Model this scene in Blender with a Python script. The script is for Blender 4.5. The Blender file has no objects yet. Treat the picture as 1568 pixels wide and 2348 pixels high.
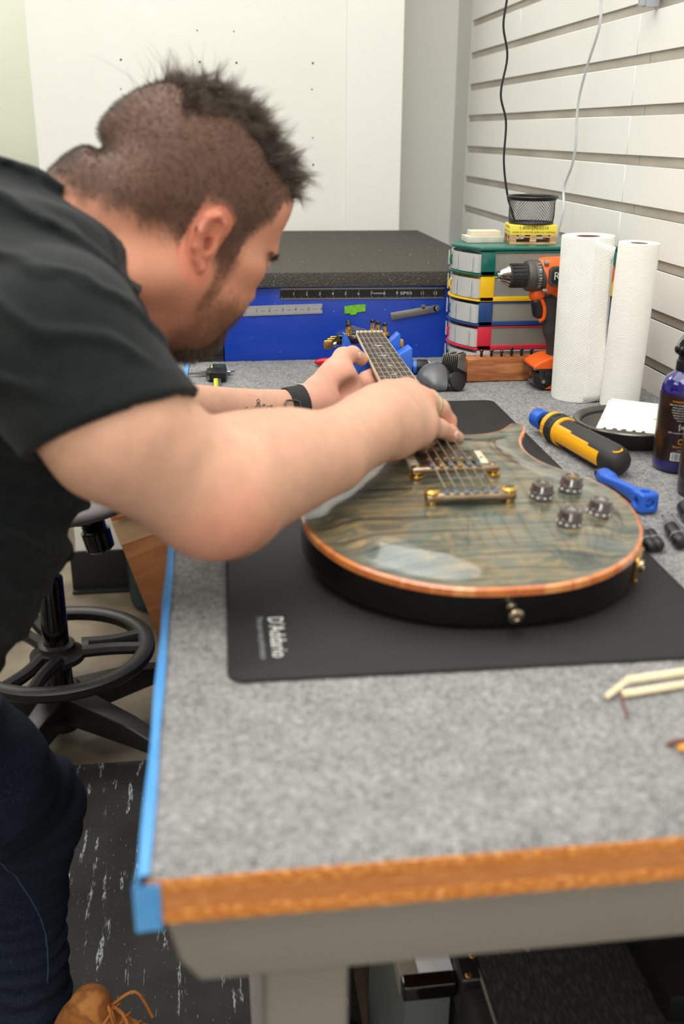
import bpy, bmesh, math, random
import numpy as np
from mathutils import Vector, Matrix, Euler, noise as mnoise
from mathutils.geometry import delaunay_2d_cdt
random.seed(7); rng = np.random.default_rng(7)
S = bpy.context.scene; COL = S.collection
PI = math.pi
# ---------------------------------------------------------------- camera
FPX = 2283.0
pit, yaw, rol = [math.radians(a) for a in (20.9, 7.385, 0.4)]
cf = np.array([math.sin(yaw)*math.cos(pit), math.cos(yaw)*math.cos(pit), -math.sin(pit)])
cr0 = np.array([math.cos(yaw), -math.sin(yaw), 0]); cu0 = np.cross(cr0, cf)
cr = math.cos(rol)*cr0 + math.sin(rol)*cu0; cu = -math.sin(rol)*cr0 + math.cos(rol)*cu0
CAM = np.array([0, 0, 1.33])
cam_d = bpy.data.cameras.new('camera'); cam = bpy.data.objects.new('camera', cam_d); COL.objects.link(cam)
cam.matrix_world = Matrix(((cr[0], cu[0], -cf[0], CAM[0]), (cr[1], cu[1], -cf[1], CAM[1]), (cr[2], cu[2], -cf[2], CAM[2]), (0, 0, 0, 1)))
cam_d.sensor_fit = 'HORIZONTAL'; cam_d.sensor_width = 24.0; cam_d.lens = 24.0*FPX/1568
cam_d.clip_start = 0.02; cam_d.dof.use_dof = True; cam_d.dof.focus_distance = 1.72; cam_d.dof.aperture_fstop = 4.0
S.camera = cam
def at(x, y, D):
    """a surveyed point of the room: picture bearing (x, y) and its distance along the camera axis, in metres"""
    return CAM + D*((x-784)/FPX*cr - (y-1174)/FPX*cu + cf)
# ---------------------------------------------------------------- world, lights, exposure
w = bpy.data.worlds.new('world'); S.world = w; w.use_nodes = True
w.node_tree.nodes['Background'].inputs[0].default_value = (1, 0.98, 0.94, 1); w.node_tree.nodes['Background'].inputs[1].default_value = 0.25
def area(name, loc, sx, sy, power, col=(1, 0.978, 0.94), rot=(0, 0, 0)):
    l = bpy.data.lights.new(name, 'AREA'); l.shape = 'RECTANGLE'; l.size = sx; l.size_y = sy; l.energy = power; l.color = col
    o = bpy.data.objects.new(name, l); o.location = loc; o.rotation_euler = rot; COL.objects.link(o); return o
for i, (lx, ly, pw, sz) in enumerate([(-0.2, 0.2, 20, 1.2), (-0.35, 1.75, 27, 2.0), (-2.3, 0.9, 16, 1.2), (-1.1, 4.05, 34, 1.2), (-0.6, -2.4, 42, 1.2)]):
    area('ceiling_light_lamp', (lx, ly, 2.93), sz, sz, pw)
S.view_settings.view_transform = 'Standard'; S.view_settings.look = 'None'; S.view_settings.gamma = 1.0
S.view_settings.use_curve_mapping = False; S.view_settings.exposure = 0.70
# ---------------------------------------------------------------- materials
def srgb(c):
    return tuple((x/255/12.92 if x/255 <= .04045 else ((x/255+.055)/1.055)**2.4) for x in c) + (1,)
MATS = {}
def mat(name, col, rough=.5, metal=0., c2=None, ns=(20, 20, 20), amt=(.35, .65), det=4, bump=0., bs=None, bd=4, coat=0., trans=0., alpha=1., sss=0., spec=.5, vcol=None, rr=None, bdist=.002, sheen=0.):
    m = bpy.data.materials.new(name); m.use_nodes = True; nt = m.node_tree; b = nt.nodes['Principled BSDF']; MATS[name] = m
    b.inputs['Base Color'].default_value = srgb(col); b.inputs['Roughness'].default_value = rough; b.inputs['Metallic'].default_value = metal
    b.inputs['Coat Weight'].default_value = coat; b.inputs['Coat Roughness'].default_value = .04
    b.inputs['Transmission Weight'].default_value = trans; b.inputs['Alpha'].default_value = alpha; b.inputs['Specular IOR Level'].default_value = spec
    b.inputs['Sheen Weight'].default_value = sheen
    if sss: b.inputs['Subsurface Weight'].default_value = sss; b.inputs['Subsurface Radius'].default_value = (.012, .005, .003); b.inputs['Subsurface Scale'].default_value = 1
    N = nt.nodes; L = nt.links
    tc = N.new('ShaderNodeTexCoord')
    def noi(scale, detail):
        mp = N.new('ShaderNodeMapping'); mp.inputs['Scale'].default_value = scale if hasattr(scale, '__len__') else (scale,)*3
        L.new(tc.outputs['Object'], mp.inputs[0]); n = N.new('ShaderNodeTexNoise'); n.inputs['Scale'].default_value = 1; n.inputs['Detail'].default_value = detail
        L.new(mp.outputs[0], n.inputs['Vector']); return n
    out = None
    if c2 is not None:
        n = noi(ns, det); r = N.new('ShaderNodeValToRGB'); r.color_ramp.elements[0].position = amt[0]; r.color_ramp.elements[1].position = amt[1]
        cs = [col] + (list(c2) if hasattr(c2[0], '__len__') else [c2])
        r.color_ramp.elements[0].color = srgb(cs[0]); r.color_ramp.elements[1].color = srgb(cs[-1])
        for k, c in enumerate(cs[1:-1]):
            e = r.color_ramp.elements.new(amt[0]+(amt[1]-amt[0])*(k+1)/(len(cs)-1)); e.color = srgb(c)
        L.new(n.outputs['Fac'], r.inputs[0]); L.new(r.outputs[0], b.inputs['Base Color']); out = r.outputs[0]
    if bump:
        n = noi(bs or ns, bd); bp = N.new('ShaderNodeBump'); bp.inputs['Strength'].default_value = bump; bp.inputs['Distance'].default_value = bdist
        L.new(n.outputs['Fac'], bp.inputs['Height']); L.new(bp.outputs[0], b.inputs['Normal'])
    m['o'] = 0
    return m
def vcolmat(name, rough=.5, bump=0., bs=400, sss=0., mul=None, spec=.4):
    """base colour from the mesh's own colour attribute 'col', broken by fine noise"""
    m = mat(name, (200, 200, 200), rough, bump=bump, bs=bs, sss=sss, spec=spec); nt = m.node_tree; b = nt.nodes['Principled BSDF']
    a = nt.nodes.new('ShaderNodeAttribute'); a.attribute_name = 'col'
    if mul:
        tc = nt.nodes.new('ShaderNodeTexCoord'); n = nt.nodes.new('ShaderNodeTexNoise'); n.inputs['Scale'].default_value = mul[0]; n.inputs['Detail'].default_value = 5
        nt.links.new(tc.outputs['Object'], n.inputs['Vector']); r = nt.nodes.new('ShaderNodeMapRange'); r.inputs[1].default_value = .3; r.inputs[2].default_value = .7
        r.inputs[3].default_value = mul[1]; r.inputs[4].default_value = mul[2]; nt.links.new(n.outputs['Fac'], r.inputs[0])
        v = nt.nodes.new('ShaderNodeVectorMath'); v.operation = 'SCALE'; nt.links.new(a.outputs['Color'], v.inputs[0]); nt.links.new(r.outputs[0], v.inputs['Scale'])
        nt.links.new(v.outputs[0], b.inputs['Base Color'])
    else: nt.links.new(a.outputs['Color'], b.inputs['Base Color'])
    return m
P = lambda n, c, r=.45, **k: mat(n, c, r, **k)
BLACKP = P('black_plastic', (22, 22, 24), .35, bump=.15, bs=900)
GLOSSB = P('gloss_black', (9, 9, 10), .08, coat=.5)
RUBBER = P('black_rubber', (28, 28, 28), .7, bump=.3, bs=700)
CHROME = P('chrome', (200, 198, 194), .14, metal=1., bump=.03, bs=60)
STEEL = P('brushed_steel', (170, 168, 162), .35, metal=1., bump=.1, bs=(2000, 40, 40))
GOLD = P('gold_plating', (214, 170, 88), .22, metal=1., bump=.03, bs=60)
WHITEP = P('white_print', (225, 228, 226), .5, c2=(205, 208, 206), ns=300)
BLACKI = P('black_print', (22, 22, 20), .6, c2=(30, 30, 28), ns=300)
# ---------------------------------------------------------------- objects
WM = {}
def thing(name, label, cat, loc=(0, 0, 0), rot=(0, 0, 0), group=None, M=None):
    o = bpy.data.objects.new(name, None); COL.objects.link(o)
    mw = M if M is not None else Matrix.LocRotScale(Vector(loc), Euler(rot), None)
    o.matrix_world = mw; o.empty_display_size = .02; WM[o.name] = mw.copy()
    o['label'] = label; o['category'] = cat
    if group: o['group'] = group
    return o
def tag(o, label, cat, group=None):
    o['label'] = label; o['category'] = cat
    if group: o['group'] = group
    return o
def V(*a): return Vector([float(q) for q in a])
class MB:
    def __init__(s): s.v = []; s.f = []
    def add(s, vs, fs, M=None):
        k = len(s.v)
        for p in vs:
            p = Vector(p); s.v.append(M @ p if M is not None else p)
        s.f += [[i+k for i in f] for f in fs]; return s
    def box(s, x0, y0, z0, x1, y1, z1, M=None):
        return s.add([(x, y, z) for z in (z0, z1) for y in (y0, y1) for x in (x0, x1)], [(0, 2, 3, 1), (4, 5, 7, 6), (0, 1, 5, 4), (2, 6, 7, 3), (0, 4, 6, 2), (1, 3, 7, 5)], M)
    def cbox(s, c, d, M=None): return s.box(c[0]-d[0]/2, c[1]-d[1]/2, c[2]-d[2]/2, c[0]+d[0]/2, c[1]+d[1]/2, c[2]+d[2]/2, M)
    def lathe(s, prof, n=32, M=None, cap=True, sx=1., sy=1.):
        vs = []; fs = []
        for r, z in prof:
            for i in range(n):
                a = 2*PI*i/n; vs.append((r*math.cos(a)*sx, r*math.sin(a)*sy, z))
        for j in range(len(prof)-1):
            for i in range(n):
                a, b = j*n+i, j*n+(i+1) % n; fs.append((a, b, b+n, a+n))
        if cap:
            if prof[0][0] > 1e-6: fs.append(tuple(range(n))[::-1])
            if prof[-1][0] > 1e-6: fs.append(tuple((len(prof)-1)*n+i for i in range(n)))
        return s.add(vs, fs, M)
    def cyl(s, a, b, r0, r1=None, n=24):
        a, b = Vector(a), Vector(b); d = b-a; M = Matrix.Translation(a) @ d.to_track_quat('Z', 'Y').to_matrix().to_4x4()
        return s.lathe([(r0, 0), (r0 if r1 is None else r1, d.length)], n, M)
    def sph(s, c, r, n=20, m=12, M=None):
        r = r if hasattr(r, '__len__') else (r,)*3
        T = Matrix.Translation(Vector(c)) @ Matrix.Diagonal((*r, 1))
        prof = [(max(math.sin(PI*j/m), 1e-4), -math.cos(PI*j/m)) for j in range(m+1)]
        return s.lathe(prof, n, (M @ T) if M is not None else T, cap=False)
    def tube(s, pts, r, n=8, smooth=0, flat=1., closed=False):
        pts = [Vector(p) for p in pts]
        if smooth:
            q = []; L = len(pts)
            for i in range(L if closed else L-1):
                g = lambda k: pts[k % L] if closed else pts[max(0, min(L-1, k))]
                p0, p1, p2, p3 = g(i-1), g(i), g(i+1), g(i+2)
                for t in range(smooth):
                    t /= smooth; q.append(.5*((2*p1)+(p2-p0)*t+(2*p0-5*p1+4*p2-p3)*t*t+(3*p1-p0-3*p2+p3)*t**3))
            if not closed: q.append(pts[-1])
            pts = q
        rs = [float(q) for q in r] if hasattr(r, "__len__") else [float(r)]*len(pts)
        if len(rs) != len(pts): rs = list(np.interp(np.linspace(0, 1, len(pts)), np.linspace(0, 1, len(rs)), rs)); rs = [float(q) for q in rs]
        vs = []; fs = []; L = len(pts); up = None
        for i, p in enumerate(pts):
            t = ((pts[(i+1) % L] - pts[i-1]) if closed else (pts[min(i+1, L-1)] - pts[max(i-1, 0)])).normalized()
            if up is None:
                up = t.cross(Vector((0, 0, 1)));  up = up if up.length > .1 else t.cross(Vector((0, 1, 0)))
            up = (up - t*up.dot(t)).normalized(); bi = t.cross(up)
            for k in range(n):
                a = 2*PI*k/n; vs.append(p + rs[i]*(math.cos(a)*up + flat*math.sin(a)*bi))
        for i in range(L if closed else L-1):
            for k in range(n):
                a, b = i*n+k, i*n+(k+1) % n; j = (i+1) % L; fs.append((a, b, j*n+(k+1) % n, j*n+k))
        if not closed: fs += [tuple(range(n))[::-1], tuple((L-1)*n+k for k in range(n))]
        return s.add(vs, fs)
    def prism(s, poly, z0, z1, M=None):
        n = len(poly); vs = [(x, y, z0) for x, y in poly]+[(x, y, z1) for x, y in poly]
        fs = [tuple(range(n))[::-1], tuple(range(n, 2*n))]+[(i, (i+1) % n, n+(i+1) % n, n+i) for i in range(n)]
        return s.add(vs, fs, M)
    def build(s, name, m, parent=None, W=True, bevel=0., seg=2, smooth=True, ang=40):
        me = bpy.data.meshes.new(name)
        inv = WM[parent.name].inverted() if (parent is not None and W) else None
        me.from_pydata([tuple(inv @ p if inv is not None else p) for p in s.v], [], s.f)
        bm = bmesh.new(); bm.from_mesh(me); bmesh.ops.recalc_face_normals(bm, faces=bm.faces)
        if bevel:
            es = [e for e in bm.edges if len(e.link_faces) == 2 and e.calc_face_angle(0) > .5]
            bmesh.ops.bevel(bm, geom=es, offset=bevel, segments=seg, affect='EDGES', profile=.6, clamp_overlap=True)
        bm.to_mesh(me); bm.free()
        if smooth:
            me.polygons.foreach_set('use_smooth', [True]*len(me.polygons)); me.set_sharp_from_angle(angle=math.radians(ang))
        me.materials.append(m if not isinstance(m, str) else MATS[m])
        o = bpy.data.objects.new(name, me); COL.objects.link(o)
        if parent is not None: o.parent = parent; WM[o.name] = WM[parent.name]
        else: WM[o.name] = Matrix.Identity(4)
        return o
def struct(o): o['kind'] = 'structure'; return o
def stuff(o): o['kind'] = 'stuff'; return o
def rawmesh(name, v, f, m, parent=None, W=True, smooth=True, col=None):
    """v (N,3) and f (M,3|4) numpy arrays -> object, fast; col (N,3) linear colours"""
    me = bpy.data.meshes.new(name); v = np.asarray(v, dtype=np.float64); f = np.asarray(f, dtype=np.int32); k = f.shape[1]
    if parent is not None and W:
        A = np.array(WM[parent.name].inverted()); v = v @ A[:3, :3].T + A[:3, 3]
    me.vertices.add(len(v)); me.vertices.foreach_set('co', v.astype(np.float32).ravel())
    me.loops.add(f.size); me.loops.foreach_set('vertex_index', f.ravel())
    me.polygons.add(len(f)); me.polygons.foreach_set('loop_start', np.arange(0, f.size, k, dtype=np.int32)); me.polygons.foreach_set('loop_total', np.full(len(f), k, dtype=np.int32))
    if smooth: me.polygons.foreach_set('use_smooth', np.ones(len(f), dtype=bool))
    me.update(calc_edges=True)
    if col is not None:
        a = me.color_attributes.new('col', 'FLOAT_COLOR', 'POINT'); c = np.ones((len(v), 4), np.float32); c[:, :3] = col; a.data.foreach_set('color', c.ravel())
    me.materials.append(m); o = bpy.data.objects.new(name, me); COL.objects.link(o)
    if parent is not None: o.parent = parent; WM[o.name] = WM[parent.name]
    else: WM[o.name] = Matrix.Identity(4)
    return o
def text(name, items, m, M, parent=None, ext=.0002, W=True, align='CENTER'):
    """items: (string, x, y, size) laid out on the XY plane of M; one flat printed mesh"""
    vs = []; fs = []
    for it in items:
        s, x, y, size = it[:4]; sx = it[4] if len(it) > 4 else 1.
        c = bpy.data.curves.new('t', 'FONT'); c.body = s; c.size = size; c.align_x = align; c.align_y = 'CENTER'; c.resolution_u = 2
        o = bpy.data.objects.new('t', c); me = bpy.data.meshes.new_from_object(o)
        k = len(vs); vs += [(x+v.co.x*sx, y+v.co.y, 0) for v in me.vertices]; fs += [[i+k for i in p.vertices] for p in me.polygons]
        bpy.data.objects.remove(o); bpy.data.curves.remove(c); bpy.data.meshes.remove(me)
    b = MB(); b.add(vs, fs, M @ Matrix.Translation((0, 0, ext)))
    inv = WM[parent.name].inverted() if (parent is not None and W) else None
    me = bpy.data.meshes.new(name); me.from_pydata([tuple(inv @ p if inv is not None else p) for p in b.v], [], b.f); me.materials.append(m)
    o = bpy.data.objects.new(name, me); COL.objects.link(o)
    if parent is not None: o.parent = parent; WM[o.name] = WM[parent.name]
    return o
def frame(o, x, y, z=None):
    """matrix with origin o and axes x, y"""
    x = Vector(x).normalized(); y = Vector(y); y = (y-x*y.dot(x)).normalized(); z = x.cross(y)
    return Matrix(((x[0], y[0], z[0], o[0]), (x[1], y[1], z[1], o[1]), (x[2], y[2], z[2], o[2]), (0, 0, 0, 1)))
def copy_tree(o, loc=None, rot=None, label=None, M=None):
    c = o.copy(); COL.objects.link(c)
    if M is not None: c.matrix_world = M
    if loc is not None: c.location = loc
    if rot is not None: c.rotation_euler = rot
    if label: c['label'] = label
    for ch in list(o.children):
        d = ch.copy(); COL.objects.link(d); d.parent = c
        for g in list(ch.children):
            e = g.copy(); COL.objects.link(e); e.parent = d
    return c
# ---------------------------------------------------------------- implicit surfaces (organic shapes)
class SDF:
    """smooth blend of round cones and ellipsoids, polygonised by sparse surface nets"""
    def __init__(s): s.p = []
    def rc(s, a, b, ra, rb=None, k=.012, op='u', g=None):
        s.p.append(('r', np.array(a, float), np.array(b, float), ra, ra if rb is None else rb, k, op, g)); return s
    def chain(s, pts, rs, k=.012, op='u', g=None):
        for i in range(len(pts)-1): s.rc(pts[i], pts[i+1], rs[i], rs[i+1], k if i == 0 else min(k, .004), op, g)
        return s
    def el(s, c, r, A=None, k=.012, op='u', g=None):
        s.p.append(('e', np.array(c, float), np.array(r, float), np.eye(3) if A is None else np.array(A, float), None, k, op, g)); return s
    def fn(s, f, k=.0, op='u', g=None): s.p.append(('f', f, None, None, None, k, op, g)); return s
    def ev(s, P_, only=None):
        P_ = np.asarray(P_, float); d = np.full(len(P_), 1.)
        for q in s.p:
            if only is not None and q[7] not in only: continue
            if q[0] == 'r':
                a, b, ra, rb = q[1:5]; ab = b-a; t = np.clip(((P_-a) @ ab)/max(ab @ ab, 1e-12), 0, 1)
                e = np.linalg.norm(P_-a-t[:, None]*ab, axis=1)-(ra+(rb-ra)*t)
            elif q[0] == 'e':
                L_ = (P_-q[1]) @ q[3].T; k0 = np.linalg.norm(L_/q[2], axis=1); k1 = np.linalg.norm(L_/q[2]**2, axis=1)
                e = np.where(k0 < 1e-6, -q[2].min(), k0*(k0-1)/np.maximum(k1, 1e-9))
            else: e = q[1](P_, d)
            k = q[5]
            if q[6] == 'set': d = e; continue
            if q[6] == 'u': h = np.maximum(k-np.abs(d-e), 0)/max(k, 1e-9); d = np.minimum(d, e)-h*h*k*.25
            elif q[6] == 's': e = -e; h = np.maximum(k-np.abs(d-e), 0)/max(k, 1e-9); d = np.maximum(d, e)+h*h*k*.25
            else: h = np.maximum(k-np.abs(d-e), 0)/max(k, 1e-9); d = np.maximum(d, e)+h*h*k*.25
        return d
    def mesh(s, lo, hi, h=.0025, slack=1.3, f=None):
        f = f or s.ev; lo = np.array(lo, float); L = 5; H = h*2**L
        n = np.ceil((np.array(hi)-lo)/H).astype(int)
        c = np.stack(np.meshgrid(*[np.arange(k) for k in n], indexing='ij'), -1).reshape(-1, 3)
        for l in range(L, -1, -1):
            hh = h*2**l; d = f(lo+(c+.5)*hh); c = c[np.abs(d) < hh*.87*slack+ (.004 if l > 1 else .0008)]
            if l: c = (c[:, None, :]*2+np.array([[i, j, k] for i in (0, 1) for j in (0, 1) for k in (0, 1)])).reshape(-1, 3)
        NN = 1 << 20; key = lambda q: ((q[..., 0]+4).astype(np.int64)*NN+(q[..., 1]+4))*NN+(q[..., 2]+4)
        off = np.array([[i, j, k] for i in (0, 1) for j in (0, 1) for k in (0, 1)])
        cc = c[:, None, :]+off; ck = key(cc); uk, first, inv = np.unique(ck.ravel(), return_index=True, return_inverse=True)
        pts = lo+cc.reshape(-1, 3)[first]*h; dv = f(pts)[inv.ravel()].reshape(-1, 8)
        act = (dv.min(1) < 0) & (dv.max(1) >= 0); c = c[act]; dv = dv[act]
        ed = [(a, b) for a in range(8) for b in range(a+1, 8) if bin(a ^ b).count('1') == 1]
        acc = np.zeros((len(c), 3)); cnt = np.zeros(len(c))
        for a, b in ed:
            x = (dv[:, a] < 0) != (dv[:, b] < 0); t = np.where(x, dv[:, a]/np.where(x, dv[:, a]-dv[:, b], 1), 0)
            acc += np.where(x[:, None], off[a]+t[:, None]*(off[b]-off[a]), 0); cnt += x
        v = lo+(c+acc/np.maximum(cnt, 1)[:, None])*h
        ks = key(c); o = np.argsort(ks); ks = ks[o]
        def find(q):
            kk = key(q); i = np.clip(np.searchsorted(ks, kk), 0, len(ks)-1); return np.where(ks[i] == kk, o[i], -1)
        F_ = []
        for ax in range(3):
            b = [4, 2, 1][ax]; x = (dv[:, 0] < 0) != (dv[:, b] < 0); q = c[x]; neg = dv[x, 0] < 0
            u = np.zeros(3, int); w_ = np.zeros(3, int); u[(ax+1) % 3] = 1; w_[(ax+2) % 3] = 1
            i0 = np.nonzero(x)[0]; i1 = find(q-u); i2 = find(q-u-w_); i3 = find(q-w_)
            ok = (i1 >= 0) & (i2 >= 0) & (i3 >= 0); Q = np.stack([i0, i1, i2, i3], 1)[ok]; ng = neg[ok]
            Q[~ng] = Q[~ng][:, ::-1]; F_.append(Q)
        F_ = np.concatenate(F_)
        for _ in range(2):
            d = f(v); g = s.grad(v, f); v = v-np.clip(d, -h, h)[:, None]*g
        return v, F_
    def grad(s, v, f=None):
        f = f or s.ev; e = .0006; d0 = [f(v+np.eye(3)[i]*e)-f(v-np.eye(3)[i]*e) for i in range(3)]
        g = np.stack(d0, 1); return g/np.maximum(np.linalg.norm(g, axis=1), 1e-9)[:, None]
    def build(s, name, m, parent=None, lo=None, hi=None, h=.0025, W=True, col=None, f=None):
        if lo is None:
            A = []
            for q in s.p:
                if q[0] == 'r': A += [q[1]-q[3], q[1]+q[3], q[2]-q[4], q[2]+q[4]]
                elif q[0] == 'e': A += [q[1]-q[2].max(), q[1]+q[2].max()]
            A = np.array(A); lo = A.min(0)-.01; hi = A.max(0)+.01
        v, F_ = s.mesh(lo, hi, h, f=f)
        return rawmesh(name, v, F_, m, parent, W, col=None if col is None else col(v))
def vnoise(P_, sc, seed=0):
    """cheap smooth pseudo-noise, -1..1"""
    x, y, z = (P_*sc).T; r = np.random.default_rng(seed); o = 0
    for i in range(5):
        a = r.normal(size=3)*(1+.5*i); p = r.uniform(0, 6.28); o = o+np.sin(a[0]*x+a[1]*y+a[2]*z+p+1.3*np.sin(a[1]*x-a[0]*z+a[2]*y))/(1+.4*i)
    return o/3
# ================================================================ room
WALLW = P('wall_paint_white', (230, 230, 225), .7, c2=(226, 226, 220), ns=3, bump=.08, bs=180)
WALLP = P('post_paint', (230, 230, 225), .7, bump=.08, bs=180)
WALLG = P('wall_paint_green_grey', (206, 209, 190), .75, c2=(200, 204, 186), ns=2)
SLATM = P('slat_laminate', (244, 244, 240), .38, c2=(240, 239, 234), ns=(2, 2, 9), bump=.05, bs=90)
ALU = P('slot_aluminium', (206, 200, 188), .42, metal=.35, c2=(184, 176, 164), ns=(3, 6, 30))
FLOORM = P('concrete_floor', (122, 108, 88), .55, c2=[(96, 85, 68), (132, 119, 98), (112, 100, 83)], ns=3.2, amt=(.3, .72), det=8, bump=.2, bs=30)
b = MB(); b.box(-4.2, -3.2, -.1, 1.0, 6.2, 0); struct(b.build('floor', FLOORM, smooth=False))
b = MB(); b.box(-4.2, -3.2, 3.0, 1.0, 6.2, 3.1); struct(b.build('ceiling', WALLW, smooth=False))
b = MB(); b.box(-4.1, -3.1, 0, -4.0, 6.1, 3.0); struct(b.build('wall_left', WALLG, smooth=False))
b = MB(); b.box(-4.0, -3.1, 0, .80, -3.0, 3.0); struct(b.build('wall_front', WALLW, smooth=False))
b = MB(); b.box(-4.0, 5.2, 0, .80, 5.3, 3.0); struct(b.build('wall_far', WALLG, smooth=False))
b = MB(); b.box(-.443, 2.865, 0, .40, 2.98, 3.0); wb = struct(b.build('wall_back', WALLW, bevel=.003, smooth=False))
b = MB()
for p in [(277, 137), (277, 204), (452, 70), (536, 72), (542, 144), (458, 142), (717, 145), (715, 205), (717, 316), (718, 378)]:
    q = at(p[0], p[1], 2.7); d = q-CAM; q = CAM+d*(2.865/d[1]); b.cyl((q[0], 2.8645, q[2]), (q[0], 2.872, q[2]), .0028 if p[1] not in (70, 72, 204, 205, 316) else .0019, n=12)
b.build('screw_holes', P('drill_hole', (60, 52, 30), .9, c2=(40, 34, 20), ns=90), wb)
b = MB(); b.box(.374, 2.85, 0, .5255, 3.62, 3.0); struct(b.build('trim_1', WALLP, bevel=.003, smooth=False))
b = MB(); b.box(.50, 3.30, 0, .80, 3.40, 3.0); struct(b.build('wall_recess', WALLP, smooth=False))
b = MB(); b.box(-.462, 2.853, 0, .37, 2.8645, .135); b.box(-.462, 2.835, 0, .37, 2.8645, .012); struct(b.build('baseboard_back', P('cove_rubber', (14, 15, 15), .5, c2=(18, 18, 17), ns=8), bevel=.004))
b = MB(); b.box(-3.9, 4.86, 0, -.3, 5.0, 1.17); struct(b.build('trim_2', P('low_partition_grey', (150, 155, 148), .6, c2=(140, 146, 140), ns=4), bevel=.01))
# slatwall
b = MB(); b.box(.787, -3.0, 0, .86, 3.62, 3.0); b.box(.775, 3.125, 0, .79, 3.62, 3.0); wr = struct(b.build('wall_right', WALLP, smooth=False))
for k in range(-12, 23):
    z0 = 1.030+.0848*k+.0085; z1 = z0+.0848-.017
    cuts = [-2.98, -.551, 1.889, 3.12] if k < 6 else [-2.98, -.551, 1.889, 2.637, 3.12]
    for y0, y1 in zip(cuts[:-1], cuts[1:]):
        b = MB(); b.box(.7750, y0+.0006, z0, .7868, y1-.0006, z1); o = b.build('slat', SLATM, wr, bevel=.0011, seg=1)
    zc = 1.030+.0848*k
    for y0, y1 in zip(*[( [-2.98, -.6, 1.84][:3]), ([-.602, 1.838, 3.118])]):
        b = MB(); b.box(.7800, y0, zc-.0100, .7865, y1, zc+.0092); b.box(.7765, y0, zc-.0098, .7865, y1, zc-.0085); b.box(.7800, y0, zc+.0083, .7865, y1, zc+.0092)
        b.build('slot_channel', ALU, wr, smooth=False)
# ---------------------------------------------------------------- workbench
PART = P('particle_board', (214, 136, 64), .6, c2=[(176, 100, 38), (222, 146, 70), (240, 176, 104)], ns=(160, 160, 320), amt=(.3, .7), det=6, bump=.5, bs=300)
PARTM = P('particle_board_core', (200, 130, 72), .6, c2=[(182, 110, 54), (208, 144, 88)], ns=(60, 60, 500), amt=(.3, .7), det=4, bump=.2, bs=300)
GREY = P('grey_powdercoat', (126, 120, 114), .5, c2=(120, 115, 110), ns=5, bump=.12, bs=1200)
CARP = mat('grey_carpet', (120, 122, 122), .95, c2=[(88, 89, 92), (172, 171, 170), (118, 119, 122), (206, 204, 201)], ns=520, amt=(.28, .74), det=3, bump=1.0, bs=420, spec=.1, bdist=.003)
TAPEB = P('blue_tape', (70, 140, 205), .55, c2=(88, 156, 216), ns=(60, 14, 60), bump=.35, bs=(90, 40, 90))
bench = thing('workbench', 'workbench with grey carpeted top, orange particleboard edge and grey steel frame', 'table', (.36, 1.25, 0))
b = MB(); b.box(-.056, .506, .8595, .768, 1.981, .8705); b.box(-.056, .506, .8845, .768, 1.981, .8945); b.build('board_layer', PART, bench, bevel=.0012)
b = MB(); b.box(-.0555, .5065, .8705, .7675, 1.9805, .8845); b.build('board_core', PARTM, bench)
# carpet: a slightly uneven sheet with rounded front corner
nt = CARP.node_tree; bs = nt.nodes['Principled BSDF']; tc = nt.nodes.new('ShaderNodeTexCoord'); src = bs.inputs['Base Color'].links[0].from_socket
for sc_, lo_, hi_ in ((150, .76, 1.22), (34, .90, 1.09)):
    n_ = nt.nodes.new('ShaderNodeTexNoise'); n_.inputs['Scale'].default_value = sc_; n_.inputs['Detail'].default_value = 5; n_.inputs['Distortion'].default_value = .6; nt.links.new(tc.outputs['Object'], n_.inputs['Vector'])
    r_ = nt.nodes.new('ShaderNodeMapRange'); r_.inputs[1].default_value = .34; r_.inputs[2].default_value = .66; r_.inputs[3].default_value = lo_; r_.inputs[4].default_value = hi_; nt.links.new(n_.outputs['Fac'], r_.inputs[0])
    v_ = nt.nodes.new('ShaderNodeVectorMath'); v_.operation = 'SCALE'; nt.links.new(src, v_.inputs[0]); nt.links.new(r_.outputs[0], v_.inputs['Scale']); src = v_.outputs[0]
nt.links.new(src, bs.inputs['Base Color'])
nx, ny = 166, 295; X, Y = np.meshgrid(np.linspace(-.0572, .768, nx), np.linspace(.507, 1.982, ny)); pz = np.stack([X, Y, 0*X], -1).reshape(-1, 3)
Z = .9+.0006*vnoise(pz, 60, 3)+.0003*vnoise(pz, 200, 4)
edge = np.minimum(np.minimum(pz[:, 0]+.0572, .768-pz[:, 0]), np.minimum(pz[:, 1]-.507, 1.982-pz[:, 1])); Z = Z-.0055*np.clip(1-edge/.004, 0, 1)**2
v = np.column_stack([pz[:, 0], pz[:, 1], Z]); i = np.arange((ny-1)*(nx-1)); i = i//(nx-1)*nx+i % (nx-1); f = np.stack([i, i+1, i+1+nx, i+nx], 1)
carpet = rawmesh('carpet_cover', v, f, CARP, bench)
n = 110000; y = .508+(1.98-.508)*rng.random(n)**.8; x = -.056+.824*rng.random(n); base = np.column_stack([x, y, np.full(n, .8995)])
edg = rng.random(n) < .03; base[edg, 1] = 1.980; base[edg, 2] = .8975
d = rng.normal(size=(n, 3))*[1, 1, .30]; d[:, 2] = np.abs(d[:, 2])+.1; d /= np.linalg.norm(d, axis=1)[:, None]; ln = rng.uniform(.0025, .0065, n)[:, None]
sd = np.cross(d, rng.normal(size=(n, 3))); sd /= np.linalg.norm(sd, axis=1)[:, None]; sd *= .00022
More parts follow.
